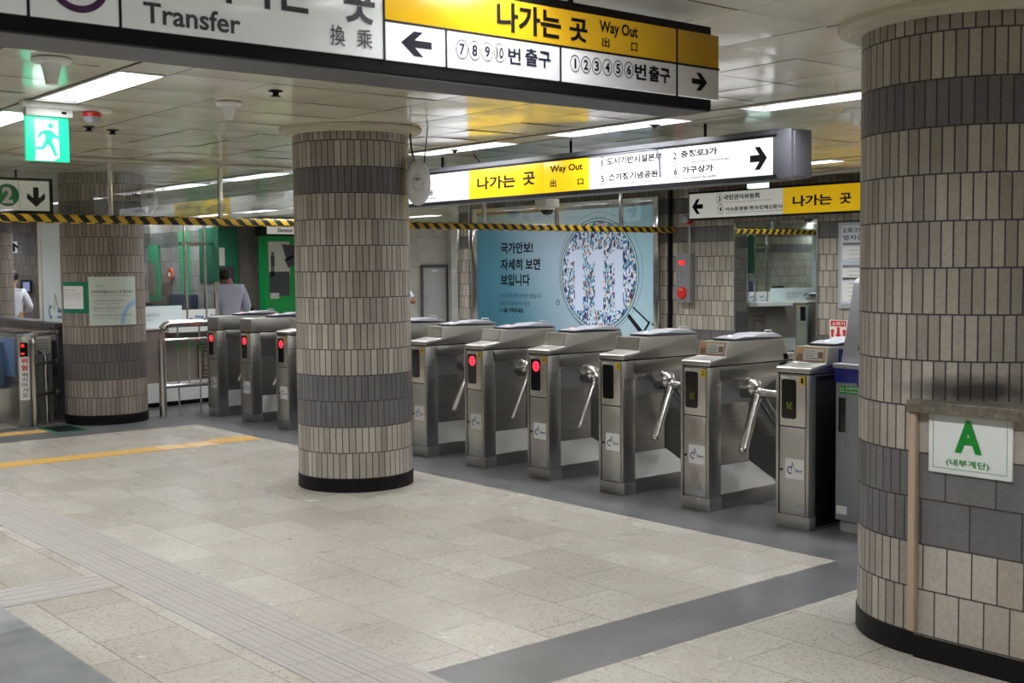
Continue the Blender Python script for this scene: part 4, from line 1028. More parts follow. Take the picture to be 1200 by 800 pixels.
# edge strips at the end of the wall left of the poster
struct(MB().box(-16.02, -15.98, YW-.10, YW-.05, 0, ZC, .003).box(-16.33, -16.28, YW-.10, YW+.3, 0, ZC, .003).done('trim_8', CHROME))
struct(MB().box(-11.535, -11.505, YW-.07, YW-.0, 0, ZC).done('trim_9', BLACKM))

# ---- lit advertisement
AY = YW-.16; ax0, ax1 = P2(560, 300, 1, AY)[0], P2(766, 300, 1, AY)[0]; az0, az1 = .35, 2.545
t = thing('advert_lightbox', 'large teal advertisement lightbox with a magnifying glass and the number 111', 'advertisement', ((ax0+ax1)/2, AY, az0))
MB().box(ax0-.13, ax0-.005, AY-.02, YW-.05, az0-.1, az1+.12, .006).box(ax1+.005, ax1+.10, AY-.02, YW-.05, az0-.1, az1+.12, .006).box(ax0, ax1, AY-.02, YW-.05, az1+.005, az1+.12, .004).box(ax0, ax1, AY-.02, YW-.05, az0-.1, az0-.005, .004).done('frame', CHROME, t)
AD = mat('advert_print', (.1, .3, .35), .3)
uvn = nd(AD, 'ShaderNodeUVMap'); spn = nd(AD, 'ShaderNodeSeparateXYZ'); lk(AD, uvn.outputs[0], spn.inputs[0])
fx = mth(AD, 'DIVIDE', mth(AD, 'SUBTRACT', spn.outputs[0], ax0), ax1-ax0)
fz = mth(AD, 'MULTIPLY', mth(AD, 'SUBTRACT', spn.outputs[1], 1.6), .12); fx = mth(AD, 'ADD', fx, fz)
rr = nd(AD, 'ShaderNodeValToRGB'); el = rr.color_ramp.elements; el.new(.3); el.new(.55); el.new(.8)
for i, (p_, c_) in enumerate(((0, lin(44, 88, 102)), (.18, lin(60, 104, 118)), (.5, lin(138, 158, 174)), (.75, lin(150, 171, 182)), (1, lin(128, 160, 172)))): el[i].position = p_; el[i].color = c_
lk(AD, fx, rr.inputs[0]); lk(AD, rr.outputs[0], bsdf(AD).inputs['Base Color']); lk(AD, rr.outputs[0], bsdf(AD).inputs['Emission Color']); bsdf(AD).inputs['Emission Strength'].default_value = .25
pr = MB().box(ax0, ax1, AY, YW-.06, az0, az1).done('print_panel', AD, t)
af = (1, AY, -1)
cL = P2(657, 330, 1, AY)[0]; cRr = P2(749, 330, 1, AY)[0]; ccu = (cL+cRr)/2; R_ = (cRr-cL)/2; zb_ = P2(702, 387.5, 1, AY)[1]; ccv = zb_+R_
MOS = mat('mosaic_print', (.5, .5, .5), .4)
u_ = nd(MOS, 'ShaderNodeUVMap'); mp = nd(MOS, 'ShaderNodeMapping'); mp.inputs['Scale'].default_value = (1.5, .8, 1); lk(MOS, u_.outputs[0], mp.inputs[0])
vo = nd(MOS, 'ShaderNodeTexVoronoi'); vo.inputs['Scale'].default_value = 31; lk(MOS, mp.outputs[0], vo.inputs['Vector'])
sc_ = nd(MOS, 'ShaderNodeSeparateColor'); lk(MOS, vo.outputs['Color'], sc_.inputs[0])
r2 = nd(MOS, 'ShaderNodeValToRGB'); r2.color_ramp.interpolation = 'CONSTANT'; el = r2.color_ramp.elements
cols = [(0, (190, 198, 214)), (.24, (36, 44, 120)), (.38, (24, 26, 40)), (.48, (150, 190, 205)), (.62, (70, 130, 170)), (.74, (200, 205, 215)), (.86, (30, 100, 100)), (.92, (190, 160, 110)), (.97, (140, 30, 60))]
while len(el) < len(cols): el.new(.5)
for i, (p_, c_) in enumerate(cols): el[i].position = p_; el[i].color = lin(*c_)
lk(MOS, sc_.outputs[0], r2.inputs[0]); lk(MOS, r2.outputs[0], bsdf(MOS).inputs['Base Color']); lk(MOS, r2.outputs[0], bsdf(MOS).inputs['Emission Color']); bsdf(MOS).inputs['Emission Strength'].default_value = .2
mo = MB().disc(af, ccu, ccv, R_*.945, .001, 64).done('mosaic_disc', MOS, pr)
PALEP = mat('pale_blue_print', lin(176, 188, 210), .4, emit=lin(176, 188, 210), es=0.262)
q = MB()
for (xl, xr) in ((674, 683), (697.5, 707), (720.5, 730)):
    a = P2(xl, 363.5, 1, AY); e_ = P2(xr, 296, 1, AY); w_ = e_[0]-a[0]
    tp_ = e_[1]+.05
    q.rect(af, a[0], e_[0], a[1], tp_, .002).poly(af, [(a[0], tp_), (a[0]-w_*.75, tp_-.10), (a[0]-w_*.75, tp_-.22), (a[0], tp_-.17)], .002)
q.done('number_lettering', PALEP, mo)
q = MB().ring(af, ccu, ccv, R_*.945, R_, .0015, 64); q.done('lens_rim', mat('rim_print', lin(150, 180, 190), .4, emit=lin(150, 180, 190), es=0.231), pr)
q = MB().ring(af, ccu, ccv, R_*.985, R_, .002, 64).ring(af, ccu, ccv, R_*.935, R_*.95, .0025, 64).ring(af, ccu+.02, ccv+.03, R_*1.06, R_*1.066, .002, 64)
ha = math.radians(-38); dx, dy = math.cos(ha), math.sin(ha)
def hp(l, w_): return (ccu+dx*(R_+l)-dy*w_, ccv+dy*(R_+l)+dx*w_)
q.done('glass_outline', INKN, pr)
HK = 1.35
def hq(l, w_): return hp(.01+l*1.15, w_*HK)
MB().poly(af, [hq(0, -.045), hq(.32, -.065), hq(.32, .065), hq(0, .045)], .0015).poly(af, [hq(.36, -.095), hq(.52, -.10), hq(.52, .09), hq(.36, .085)], .0015).done('glass_handle', MATS['rim_print'], pr)
q = MB()
for A_ in ([(.0, -.085), (.33, -.11), (.33, -.055), (.0, -.04)], [(.0, .04), (.33, .058), (.33, .078), (.0, .058)], [(.32, -.085), (.35, -.085), (.35, .085), (.32, .085)], [(.36, -.11), (.54, -.12), (.54, -.085), (.36, -.075)], [(.51, -.09), (.54, -.09), (.54, .10), (.51, .10)], [(.38, .075), (.5, .085), (.5, .11), (.38, .10)]):
    q.poly(af, [hq(*z_) for z_ in A_], .002)
q.done('handle_outline', INKN, pr)
def ta(q, s, x0, yb, x1, yt, off): return tm(q, s, x0, yb, x1, yt, off, 1, AY)
mat('teal_ink', (.03, .08, .13), .5)
for a_ in (('국가안보!', 587, 297.5, 624.5, 283, .032), ('자세히 보면', 587, 316.5, 633, 302.5, .032), ('보입니다', 587, 334.5, 621, 321, .032), ('111을 기억하세요', 586, 366, 613.5, 361, .03)):
    q = MB(); ta(q, *a_); q.done('headline_lettering', INK, pr)
for a_ in (('관심 있게 보면 안보가 보입니다', 586, 348.8, 635, 344, .01), ('대한민국을 지키는 번호', 586, 357.5, 621, 353, .01)):
    q = MB(); ta(q, *a_); q.done('caption_lettering', MATS['teal_ink'], pr)
cu, cv = P2(654, 354.5, 1, AY); MB().ring(af, cu, cv, .028, .04, .002, 20).done('emblem', INKN, pr)

# ================================================================== FLOOR TACTILE PAVING AND MAT
b = MB()
x = -10.82
while x < 4:
    for y in (2.475, 2.687): b.box(x+.001, x+.298, y+.001, y+.209, 0, .003)
    x += .3
tp = tag(b.done('tactile_paving', TACT), 'long pale grey tactile path running across the beige floor', 'tactile paving')
LOC[tp.name] = Vector(tp.location)
b = MB(); x = -10.82
while x < 4:
    for y in (2.475, 2.687):
        for k in range(4): b.box(x+.015, x+.285, y+.030+.048*k, y+.040+.048*k, .003, .0045)
    x += .3
b.done('raised_bars', mat('grey_tactile_bar', (.385, .355, .34), .42), tp)
b = MB(); y = 2.465
while y > .7: b.box(-6.645, -6.285, y-.30, y-.002, 0, .003); y -= .3
tp = tag(b.done('tactile_paving', TACT), 'short pale grey tactile branch leading towards the near coping', 'tactile paving'); LOC[tp.name] = Vector(tp.location)
b = MB(); y = 2.47
while y > .7:
    for k in range(4): b.box(-6.62+.09*k, -6.585+.09*k, y-.285, y-.02, .003, .0045)
    y -= .3
b.done('raised_bars', MATS['grey_tactile_bar'], tp)
b = MB(); y = 4.70
while y > -3: b.box(-11.12, -10.83, y-.299, y, 0, .003); y -= .3
tp = tag(b.done('tactile_paving', TACTY), 'yellow tactile path crossing the beige floor in front of the brownish column', 'tactile paving'); LOC[tp.name] = Vector(tp.location)
b = MB(); b.box(-11.12, -10.83, 4.701, 5.30, 0, .003); b.done('faded_tiles', TACTYL, tp)
b = MB().box(-11.19, -10.88, 5.31, 5.75, 0, .003)
for i in range(6):
    for j in range(8): b.lathe([(.017, .003), (.012, .008), (0, .008)], (-11.165+.052*i, 5.335+.054*j, 0), 8)
b.done('warning_dots', TACTY, tp)
b = MB(); y = 5.3
while y > -3:
    for i in range(5):
        for s in (0, .04): b.lathe([(.011, .003), (.008, .007), (0, .007)], (-11.09+.058*i, y-.02+s, 0), 6)
    y -= .3
b.done('joint_dots', MATS['pale_yellow_tactile'], tp)
b = MB().box(-13.18, -12.93, 2.6, 4.34, 0, .003)
tp = tag(b.done('tactile_paving', TACTY), 'yellow ribbed tactile tiles in front of the flap gates', 'tactile paving'); LOC[tp.name] = Vector(tp.location)
b = MB()
for k in range(16): b.box(-13.17, -12.94, 2.63+.11*k, 2.66+.11*k, .003, .008)
b.done('raised_bars', TACTYL, tp)
t = thing('floor_mat', 'black mat with a green border on the floor in front of the brownish column', 'mat', (-13.05, 4.55, 0))
MB().box(-13.36, -12.74, 4.36, 4.72, 0, .006).done('border', mat('mat_green', (.02, .16, .09), .7), t)
MB().box(-13.30, -12.80, 4.40, 4.68, .004, .009).done('rubber', BLACKM, t)

# ================================================================== RAILINGS, FLAP GATES
# steel railing between the far turnstile and the brownish column
t = thing('steel_railing', 'stainless steel railing between the brownish column and the far end of the turnstiles', 'railing', (-13.3, 6.3, 0))
rx = -13.3; ya, yb2 = 5.78, 6.55
pts = [(rx, ya, 0), (rx, ya, .98)]+[(rx, ya+.10-.10*math.cos(math.radians(a)), .98+.10*math.sin(math.radians(a))) for a in (30, 60, 90)]+[(rx, yb2, 1.08)]
MB().tube(pts, .043, 16).done('top_rail', TUBE_ST, t)
for z in (.89, .355): MB().cyl((rx, ya, z), (rx, yb2, z), .024).done('middle_rail', TUBE_ST, t)
for y, z0 in ((5.98, 0), (6.115, .355), (6.25, 0), (6.385, .355), (6.5, 0)): MB().cyl((rx, y, z0), (rx, y, 1.06 if z0 == 0 else .89), .011, seg=10).done('baluster', TUBE_ST, t)
for y in (5.98, 6.115, 6.25, 6.385): MB().cyl((rx, y, .76), (rx, y, .875), .0125, seg=10).done('green_sleeve', GREENLABEL, t)
for y in (ya, 5.98, 6.25): MB().cyl((rx, y, 0), (rx, y, .012), .07 if y == ya else .03).done('foot_flange', TUBE_ST, t)
# railing by the flap gates
t = thing('steel_railing', 'short three-bar steel railing beside the flap gate post and the column', 'railing', (-13.5, 4.55, 0))
a = Vector((-13.47, 4.38, 0)); c_ = Vector((-13.78, 4.74, 0)); dv = (c_-a).normalized()
MB().tube([a, a+Vector((0, 0, .92))]+[a+dv*(.1-.1*math.cos(math.radians(k)))+Vector((0, 0, .92+.1*math.sin(math.radians(k)))) for k in (30, 60, 90)]+[c_+Vector((0, 0, 1.02))], .024, 12).done('top_rail', TUBE_ST, t)
for z in (.69, .34): MB().cyl(a+Vector((0, 0, z)), c_+Vector((0, 0, z)), .015).sph(c_+Vector((0, 0, z)), .028).done('middle_rail', TUBE_ST, t)
MB().sph(c_+Vector((0, 0, 1.02)), .034).done('end_ball', TUBE_ST, t)
m1 = a+dv*.22; MB().tube([m1+Vector((-.12, .05, 0)), m1+Vector((-.12, .05, .76)), m1+Vector((-.12, .02, .80)), m1+Vector((-.16, 0, .8))], .024, 12).done('inner_post', TUBE_ST, t)
# flap gate cabinets
def flapgate(x, y, label, disp):
    t = thing('flap_gate', label, 'ticket gate', (x, y, 0), None)
    MB().box(x-.9, x, y, y+.13, 0, 1.03, .006).done('cabinet', STEEL, t)
    MB().box(x-.85, x-.10, y-.006, y+.136, .55, .98, .004).done('blue_side', BLUEG, t)
    MB().box(x-.85, x+.0, y-.01, y+.14, 1.03, 1.05, .004).done('lid', DKGREY, t)
    f = (0, x, 1)
    ds = MB().rect(f, y+.025, y+.105, .78, .93, .002).done('display', SCREEN, t)
    if disp: MB().rect(f, y+.035, y+.07, .88, .915, .004).rect(f, y+.035, y+.07, .80, .82, .004).done('stop_light', LEDRD, ds)
    MB().disc(f, y+.065, .975, .022, .002, 16).done('number_disc', YELTAG if not disp else WHITE, t)
    if disp:
        st = MB().rect(f, y+.01, y+.12, .30, .77, .002).done('warning_sticker', WHITEP, t)
        q = MB()
        for k, s in enumerate('위험'): q.text(f, s, y+.03, y+.10, .70-.075*k, .76-.075*k, .03)
        q.done('warning_lettering', REDP, st)
        q = MB()
        for k, s in enumerate('뛰지마시오'): q.text(f, s, y+.035, y+.095, .555-.055*k, .60-.055*k, .01)
        q.done('warning_small_lettering', INK, st)
    MB().box(x-.52, x-.46, y-.20, y, .40, .92, .01).done('flap', BLUEG, t)
    return t
flapgate(-13.50, 4.225, 'flap gate post with a red display and a red and black vertical warning sticker', True)
flapgate(-13.75, 3.72, 'blue-flanked flap gate cabinet cut off by the photo edge', False)
# louvred unit standing behind the short railing
t = thing('louvred_cabinet', 'white cabinet with a louvred grille behind the short three-bar railing', 'cabinet', (-14.05, 4.62, 0))
MB().box(-14.35, -13.87, 4.44, 4.72, 0, .99, .006).done('casing', GREYL, t)
q = MB().box(-13.875, -13.862, 4.46, 4.70, .78, .97); q.done('grille_plate', WHITE, t)
q = MB()
for k in range(7): q.box(-13.864, -13.856, 4.475, 4.685, .80+.022*k, .806+.022*k)
q.done('grille_slats', DKGREY, t)
# frosted partition standing on the left parapet
t = thing('frosted_partition', 'frosted glass partition standing on the coped wall behind the brownish column', 'partition', (-14.1, 4.9, 1.115))
MB().box(-14.63, -13.55, 4.885, 4.905, 1.115, 2.28).done('frosted_pane', FROST, t)
MB().box(-14.70, -14.60, 4.87, 4.92, 1.115, 2.30, .004).done('post', WHITE, t)
MB().box(-14.70, -13.55, 4.87, 4.92, 2.27, 2.32).done('top_rail', WHITE, t)
pf = (1, 4.885, -1)
q = MB(); q.text(pf, 'Sing', -14.12, -13.92, 1.21, 1.29, .02); q.ring(pf, -14.34, 1.23, .05, .075, .002, 16, 1, math.radians(60), math.radians(300)); q.text(pf, 'METRO', -14.12, -13.95, 1.16, 1.19, .02); q.done('lettering', INKB, t)
MB().poly(pf, [(-14.25, 1.25), (-14.22, 1.25), (-14.18, 1.45), (-14.20, 1.45)]).poly(pf, [(-14.20, 1.45), (-14.18, 1.45), (-14.10, 1.30), (-14.13, 1.30)]).done('logo_stroke', mat('logo_olive', (.35, .38, .12), .5), t)
q = MB(); q.text(pf, '충정로역', -13.87, -13.62, 1.23, 1.30, 0); q.done('small_lettering', INKG, t)
# hanging board with an up arrow far behind, wall screen
t = thing('hanging_sign', 'small white up-arrow sign far behind between the dark column and the frosted partition', 'sign', (-19.2, 6.5, 1.9))
a = P2(12, 296, 0, -19.2); e_ = P2(20, 283, 0, -19.2)
MB().box(-19.26, -19.2, a[0]-.3, e_[0], a[1], e_[1]).done('board', WHITE, t)
MB().arrow((0, -19.2, 1), (a[0]+e_[0])/2, (a[1]+e_[1])/2, .13, .14, math.pi/2, .003).done('arrow', INK, t)
MB().cyl((-19.23, a[0], e_[1]), (-19.23, a[0], ZC), .012).done('hanger_rod', BLACKM, t)
p = onpl(28, 336, 0, -23.45)
t = thing('wall_screen', 'small dark wall screen behind the person at the photo edge', 'screen', (p.x, p.y, p.z))
MB().box(-23.5, -23.44, p.y-.05, p.y+.16, p.z-.12, p.z+.13, .01).done('case', BLACK, t)
MB().box(-23.442, -23.437, p.y-.02, p.y+.10, p.z-.08, p.z+.09).done('picture', mat('wall_screen_blue', (.1, .13, .25), .3, emit=(.2, .25, .45), es=.4), t)

# ================================================================== STATION OFFICE
def arcx(y): return -14.30-.075*(max(0, y-5.4))**2
oy = [3.95+.225*k for k in range(16)]
oy = [5.12+.18*k for k in range(12)]  # last 7.10
t = thing('station_office', 'glazed station office with a curved brown counter front behind the railing', 'office', (-14.4, 6.3, 0))
def sheet(name, z0, z1, off, m, th=.03, ys_=None, par=None):
    ys_ = ys_ or oy; s = MB()
    A = [(arcx(y)+off, y) for y in ys_]; B = [(arcx(y)+off-th, y) for y in ys_[::-1]]
    s.prism(A+B, 2, z0, z1); return s.done(name, m, par or t, ang=50)
sheet('toe_kick', 0, .06, -.04, BASEBLK); sheet('white_kick_panel', .06, .30, .03, WHITE); sheet('brown_front', .30, .97, 0, BROWNP)
sheet('counter_top', .97, 1.0, .02, WHITE, .35)
sheet('counter_shelf', .93, 1.0, .20, WHITE, .22, [6.25, 6.45, 6.65, 6.85, 7.10])
sheet('glass_front', 1.0, 2.30, -.05, GLASSO, .008)
sheet('frosted_film', 1.0, 1.26, -.044, FROST, .003, [y for y in oy if y < 6.6]); sheet('frosted_film', 1.0, 1.20, -.044, WHITEP, .003, [y for y in oy if y > 6.42]+[7.11])
sheet('transom', 2.02, 2.06, -.03, TUBE_ST, .05, [y for y in oy if y > 6.5])
sheet('head_rail', 2.30, 2.36, -.03, GREY, .06)
for y in (6.635, 6.93, 7.085): MB().box(arcx(y)-.075, arcx(y)-.03, y-.014, y+.014, 1.0, 2.32, .003).done('mullion', TUBE_ST, t)
# side and back
OW = 7.08
MB().box(-16.6, arcx(7.1)-.03, OW, OW+.05, 0, 2.36).done('side_wall', TILE_REAR, t)
MB().box(-16.65, -16.6, 5.80, OW+.05, 0, 2.36).done('back_wall', TILE_REAR, t)
of = (1, OW, -1)
def oq(x0, y0, x1, y1, m_, nm, l=.01):
    a_ = P2(x0, y1, 1, OW); c_ = P2(x1, y0, 1, OW); return MB().box(a_[0], c_[0], OW-l, OW, a_[1], c_[1]).done(nm, m_, t)
OGR = mat('office_green', (.05, .30, .15), .5)
oq(172, 287, 187, 352, OGR, 'green_pillar', .03); oq(213, 270, 222, 352, OGR, 'green_pillar', .03)
oq(176, 309, 184, 345, BROWNP, 'pillar_poster', .034)
oq(195, 331, 201, 347, mat('office_brown', (.13, .09, .08), .5), 'wall_box', .06)
oq(235, 266, 256, 330, mat('poster_dark_green', (.015, .10, .055), .4), 'green_poster', .01)
of = (0, arcx(5.9)-.038, 1)
q = MB(); q.text(of, '무엇을 도와드릴까요', 5.72, 6.22, 1.13, 1.175, .0, .012); q.done('film_lettering', INKG, t); q = MB(); q.text(of, 'May I help you', 5.86, 6.12, 1.075, 1.105, 0, .012); q.done('film_lettering', INKG, t)
q = MB(); q.text(of, 'Sing', 5.48, 5.66, 1.09, 1.16, .03, .012); q.text(of, 'Metro', 5.52, 5.66, 1.04, 1.07, .03, .012); q.done('film_logo', INKB, t)
for y in (6.70, 6.93):
    of = (0, arcx(y)-.03, 1); q = MB(); q.text(of, 'Sing', y+.04, y+.16, 1.08, 1.13, .03, .004); q.ring(of, y-.01, 1.06, .022, .034, .004, 14, 1, math.radians(60), math.radians(300)); q.text(of, 'Metro', y+.04, y+.14, 1.03, 1.05, .03, .004); q.done('film_logo', INKB, t)
# lattice motif on the counter front
f = (0, arcx(7.0)+.004, 1); q = MB()
for (u0_, u1_, v0_, v1_) in ((6.74, 7.09, .32, .76), (6.81, 7.09, .41, .67)): q.frame(f, u0_, u1_, v0_, v1_, .018, .075)
for (u0_, u1_, v0_, v1_) in ((6.81, 6.90, .60, .72), (6.81, 6.90, .36, .48)): q.frame(f, u0_, u1_, v0_, v1_, .014, .076)
q.done('lattice_motif', mat('motif_brown', (.07, .04, .03), .5), t)
MB().box(-16.0, -15.9, 5.9, 6.15, 1.0, 1.05).bm.free()
def small(name, lab, cat, x0, x1, y0, y1, z0, z1, m, scr=None):
    tt = thing(name, lab, cat, ((x0+x1)/2, (y0+y1)/2, z0))
    MB().box(x0, x1, y0, y1, z0+.06, z1, .01).done('case', m, tt)
    MB().box((x0+x1)/2-.05, (x0+x1)/2+.05, (y0+y1)/2-.08, (y0+y1)/2+.08, z0, z0+.07).done('stand', m, tt)
    MB().box(x0-.004, x0+.004, y0+.02, y1-.02, z0+.09, z1-.03).done('screen', scr or SCREEN, tt)
small('office_monitor', 'low black monitor on the office counter nearest the brownish column', 'monitor', -14.66, -14.59, 5.95, 6.24, 1.0, 1.30, BLACK)
small('office_monitor', 'black monitor behind the middle panes of the office', 'monitor', -14.82, -14.75, 6.56, 6.78, 1.0, 1.40, NAVY)
small('office_monitor', 'black monitor behind the office pane next to the man', 'monitor', -15.05, -14.98, 6.80, 7.04, 1.0, 1.38, NAVY)
p = onpl(199, 321, 1, OW-.03)
t = thing('red_wall_sign', 'red round sign seen through the office glass', 'sign', (p.x, OW-.01, p.z-.12))
MB().cyl((p.x, OW-.035, p.z), (p.x, OW-.001, p.z), .085).done('disc', mat('dull_red', (.45, .08, .04), .5), t)
MB().rect((1, OW-.035, -1), p.x-.04, p.x+.04, p.z-.03, p.z+.02, .002).done('disc_mark', WHITE, t)

# ================================================================== ELEVATOR CORNER
EXX = -22.6
a = P2(313, 268, 0, EXX); e_ = P2(360, 252, 0, EXX)
t = thing('elevator_sign', 'white elevator sign on a black box left of the middle column', 'sign', (EXX, a[0]+.4, a[1]))
MB().box(EXX-.3, EXX-.01, a[0]-.12, e_[0]+.3, P2(313, 276, 0, EXX)[1], P2(313, 250, 0, EXX)[1]).cyl((EXX-.15, a[0]+.5, 2.5), (EXX-.15, a[0]+.5, ZC), .02).done('box', BLACKM, t)
MB().box(EXX-.012, EXX, a[0], e_[0]+.28, P2(313, 274, 0, EXX)[1], P2(313, 259, 0, EXX)[1]).done('face', LITW2, t)
q = MB(); lt = P2(325.5, 272, 0, EXX); rt = P2(343.5, 268, 0, EXX); q.text((0, EXX, 1), 'Elevator', lt[0], rt[0], lt[1], rt[1]+.01, .02); q.text((0, EXX, 1), '엘리베이터', lt[0], rt[0]+.3, lt[1]+.11, lt[1]+.21, .02); q.done('lettering', INK, t)
t = thing('green_hoarding', 'bright green panel with grey photo prints under the elevator sign', 'panel', (EXX-.1, a[0]+.5, 0))
MB().box(EXX-.35, EXX-.1, a[0]-.02, a[0]+1.6, 0, P2(313, 276, 0, EXX)[1]).done('board', mat('lift_green', (.0, .22, .045), .4), t)
gx = EXX-.1; gf = (0, gx, 1)
def gq(x0, y0, x1, y1, m, nm, lift=.002, par=None):
    a_ = P2(x0, y1, 0, gx); c_ = P2(x1, y0, 0, gx); return MB().rect(gf, a_[0], c_[0], a_[1], c_[1], lift).done(nm, m, par or t)
pg = gq(315, 283, 339, 322, mat('print_grey', (.42, .43, .40), .5), 'grey_print'); gq(316, 318, 339, 347, mat('print_dark', (.03, .035, .05), .5), 'dark_print', .003); gq(317, 343, 327, 350, MATS['print_grey'], 'caption_print', .004)
q = MB()
for (x0, y0, x1, y1) in ((318, 295, 320.5, 298.5), (317.4, 299, 321.5, 312), (317.8, 312, 319.2, 324), (319.8, 312, 321, 324)):
    a_ = P2(x0, y1, 0, gx); c_ = P2(x1, y0, 0, gx); q.rect(gf, a_[0], c_[0], a_[1], c_[1], .003)
for (pp_) in ([(330, 286), (345, 287), (345, 300), (336, 306)], [(333, 304), (345, 298), (345, 310), (338, 314)]):
    q.poly(gf, [P2(x, y, 0, gx) for x, y in pp_], .004)
q.done('figure_print', MATS['print_dark'], pg)
# darker green board further back, half hidden by the man
bx = -23.44
a = P2(254, 372, 0, bx); e_ = P2(278, 268, 0, bx)
t = thing('green_display_board', 'dark green display board behind the man at the office', 'panel', (bx, (a[0]+e_[0])/2, a[1]))
MB().box(bx-.04, bx, a[0]-.6, e_[0], .2, e_[1]).done('board', mat('board_dark_green', (.01, .12, .06), .4), t)
MB().rect((0, bx, 1), P2(257, 330, 0, bx)[0], P2(275, 330, 0, bx)[0], P2(265, 335, 0, bx)[1], P2(265, 312, 0, bx)[1]).done('dark_print', MATS['print_dark'], t)
MB().rect((0, bx, 1), P2(257, 310, 0, bx)[0], P2(264, 330, 0, bx)[0], P2(265, 311, 0, bx)[1], P2(265, 290, 0, bx)[1]).done('grey_print', MATS['print_grey'], t)
# small lit green-yellow unit near the man's hand
p = onpl(290, 365, 0, -19.5)
t = thing('card_validator', 'small box with a pale lit screen in front of the man', 'card reader', (p.x, p.y, p.z-.1))
MB().box(p.x-.1, p.x, p.y-.02, p.y+.14, p.z-.08, p.z+.08, .01).cyl((p.x-.05, p.y+.06, 0), (p.x-.05, p.y+.06, p.z-.07), .03).done('case', BLACK, t)
MB().rect((0, p.x, 1), p.y, p.y+.05, p.z-.05, p.z+.06, .003).done('screen', mat('pale_screen', (.5, .6, .3), .4, emit=(.75, .85, .5), es=.8), t)

# ================================================================== PEOPLE
def skin_mesh(verts, edges, radii, root=0, sub=2):
    me = bpy.data.meshes.new('s'); me.from_pydata(verts, edges, []); o = bpy.data.objects.new('s', me); COL.objects.link(o)
    sk = o.modifiers.new('k', 'SKIN'); sk.use_smooth_shade = True
    for i, r in enumerate(radii):
        d = me.skin_vertices[0].data[i]; d.radius = (r, r) if not isinstance(r, tuple) else r; d.use_root = (i == root)
    sb = o.modifiers.new('b', 'SUBSURF'); sb.levels = sub; sb.render_levels = sub
    dg = bpy.context.evaluated_depsgraph_get(); dg.update()
    r = bpy.data.meshes.new_from_object(o.evaluated_get(dg)); bpy.data.objects.remove(o); return r
def put(me, name, m, par, M):
    me.transform(M); me.materials.clear(); me.materials.append(m)
    for p_ in me.polygons: p_.use_smooth = True
    me.name = name; o = bpy.data.objects.new(name, me); COL.objects.link(o); o.parent = par; return o
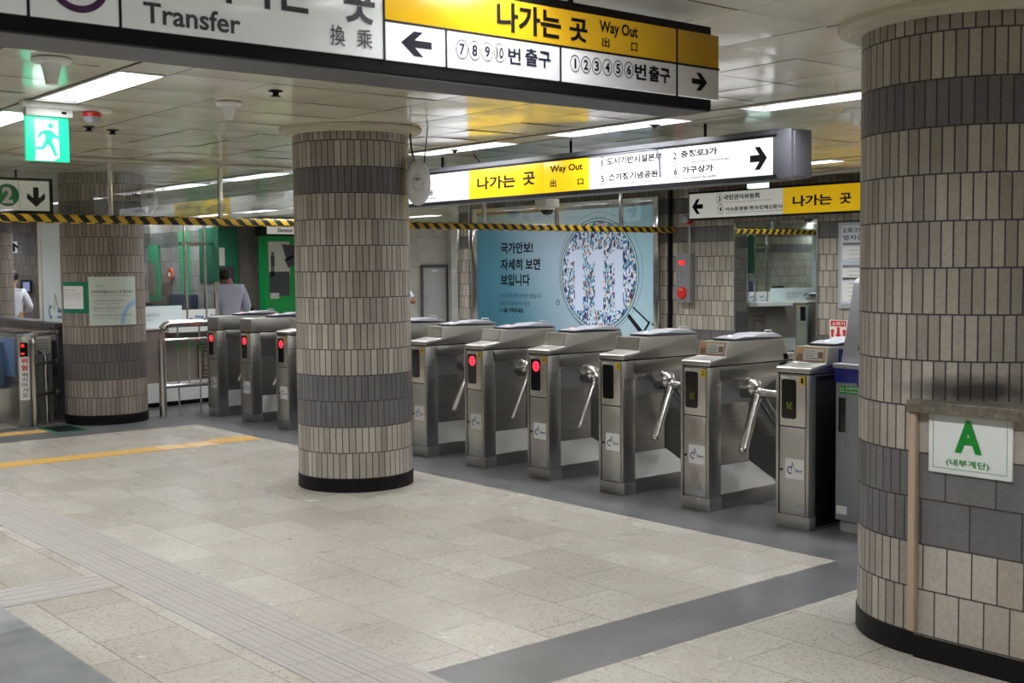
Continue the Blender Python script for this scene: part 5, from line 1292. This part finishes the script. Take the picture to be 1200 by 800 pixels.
def person(loc, rz, label, shirt, elbows=((-.27, .02, 1.13), (.27, .02, 1.13)), wrists=((-.22, .22, 1.05), (.22, .22, 1.05)), sleeve='long', skin=SKIN, head_tilt=(0, .02), h=1.0, dz=0.0):
    t = thing('person', label, 'person', loc)
    M = Matrix.Rotation(rz, 4, 'Z') @ Matrix.Scale(h, 4)
    V, E_, Rr = [], [], []
    def add(p_, r, par=None):
        V.append(p_); Rr.append(r); k = len(V)-1
        if par is not None: E_.append((par, k))
        return k
    pel = add((0, 0, .92), (.15, .11)); sp1 = add((0, .0, 1.10), (.135, .10), pel); ch = add((0, 0, 1.30), (.15, .11), sp1); nb = add((0, -.01, 1.42), .075, ch); nk = add((0, .0, 1.48), .055, nb)
    hx, hy = head_tilt
    j = add((hx*.5, .01+hy*.5, 1.54+dz), (.065, .075), nk); hd = add((hx, .01+hy, 1.60+dz), (.078, .095), j); tp_ = add((hx, hy, 1.66+dz), (.062, .075), hd)
    ns = add((hx, .095+hy, 1.585+dz), .014, hd)
    for s_ in (-1, 1): add((hx+s_*.083, hy, 1.595+dz), .016, hd)
    hands = []
    for k, s_ in enumerate((-1, 1)):
        sh_ = add((s_*.16, -.01, 1.375), .055, ch); el_ = add(elbows[k], .042, sh_); wr = add(wrists[k], .028, el_)
        dv = (Vector(wrists[k])-Vector(elbows[k])).normalized(); pm = add(tuple(Vector(wrists[k])+dv*.07), (.034, .018), wr)
        side = dv.cross(Vector((0, 0, 1))).normalized(); dn = side.cross(dv).normalized()
        for q_, L_ in ((-.03, .065), (-.01, .08), (.01, .075), (.03, .055)):
            b0 = Vector(wrists[k])+dv*.105+side*q_; f1 = add(tuple(b0), .0095, pm); add(tuple(b0+dv*L_*.6-dn*.012), .0085, f1)
        th = add(tuple(Vector(wrists[k])+dv*.05-side*.045*s_), .011, pm); add(tuple(Vector(wrists[k])+dv*.085-side*.055*s_-dn*.01), .009, th)
        hp_ = add((s_*.095, 0, .86), (.088, .09), pel); kn = add((s_*.105, .015, .48), .06, hp_); an = add((s_*.11, -.02, .09), .042, kn); add((s_*.12, .13, .035), (.04, .028), an)
    put(skin_mesh(V, E_, Rr), 'body', skin, t, M)
    # shirt
    V2 = [(0, 0, .86), (0, 0, 1.08), (0, 0, 1.30), (0, -.005, 1.40), (0, -.005, 1.45)]; E2 = [(0, 1), (1, 2), (2, 3), (3, 4)]; R2 = [(.160, .125), (.150, .118), (.160, .125), (.10, .09), .064]
    for k, s_ in enumerate((-1, 1)):
        n0 = len(V2); V2 += [(s_*.165, -.01, 1.375)]; R2.append(.072); E2.append((2, n0))
        f = 1.0 if sleeve == 'long' else .75
        e1 = Vector((s_*.165, -.01, 1.375)).lerp(Vector(elbows[k]), f); V2.append(tuple(e1)); R2.append(.056); E2.append((n0, n0+1))
        if sleeve == 'long': V2.append(tuple(Vector(elbows[k]).lerp(Vector(wrists[k]), .85))); R2.append(.045); E2.append((n0+1, n0+2))
    put(skin_mesh(V2, E2, R2), 'shirt', shirt, t, M)
    put(skin_mesh([(0, 0, .93), (-.1, 0, .84), (-.108, .012, .48), (-.112, -.02, .10), (.1, 0, .84), (.108, .012, .48), (.112, -.02, .10)], [(0, 1), (1, 2), (2, 3), (0, 4), (4, 5), (5, 6)], [(.162, .125), (.108, .11), .082, .068, (.108, .11), .082, .068]), 'trousers', TROUS, t, M)
    me = bpy.data.meshes.new('hair'); bm = bmesh.new()
    bmesh.ops.create_uvsphere(bm, u_segments=20, v_segments=14, radius=1, matrix=Matrix.Translation((hx, hy-.008, 1.632+dz)) @ Matrix.Diagonal((.096, .115, .095, 1)))
    bmesh.ops.delete(bm, geom=[v for v in bm.verts if (v.co.y > hy+.055 and v.co.z < 1.665+dz) or v.co.z < 1.56+dz], context='VERTS')
    bm.to_mesh(me); bm.free(); hr = put(me, 'hair', HAIR, t, M)
    so = hr.modifiers.new('t', 'SOLIDIFY'); so.thickness = .012
    for s_ in (-1, 1):
        me = bpy.data.meshes.new('shoe'); bm = bmesh.new(); bmesh.ops.create_uvsphere(bm, u_segments=14, v_segments=8, radius=1, matrix=Matrix.Translation((s_*.116, .05, .045)) @ Matrix.Diagonal((.052, .14, .045, 1)))
        bm.to_mesh(me); bm.free(); put(me, 'shoe', BLACK, t, M)
    return t
d = ray(268, 330); k = 17.2/d.length
person((d.x*k, d.y*k, 0), math.radians(75), 'person in a pale lavender shirt seen from behind beside the office glass', SHIRTL, elbows=((-.25, .0, 1.12), (.25, .02, 1.12)), wrists=((-.16, .22, 1.0), (.17, .2, .98)), head_tilt=(-.06, .05), h=1.05, dz=-.075)
d = ray(14.5, 330); k = 21.0/d.length
person((d.x*k, d.y*k, 0), math.radians(60), 'person in a white shirt half hidden by the dark column at the photo edge', SHIRTW, elbows=((-.24, .0, 1.1), (.26, .04, 1.12)), wrists=((-.2, .2, 1.0), (.16, .24, 1.05)))
d = ray(462.5, 330); k = 19/d.length
person((d.x*k, d.y*k, 0), math.radians(230), 'person hidden behind the middle column with only a bent bare elbow showing', SHIRTW, elbows=((-.31, -.02, 1.16), (.26, .02, 1.12)), wrists=((-.16, .2, 1.24), (.2, .2, 1.0)), sleeve='short', skin=SKIND)
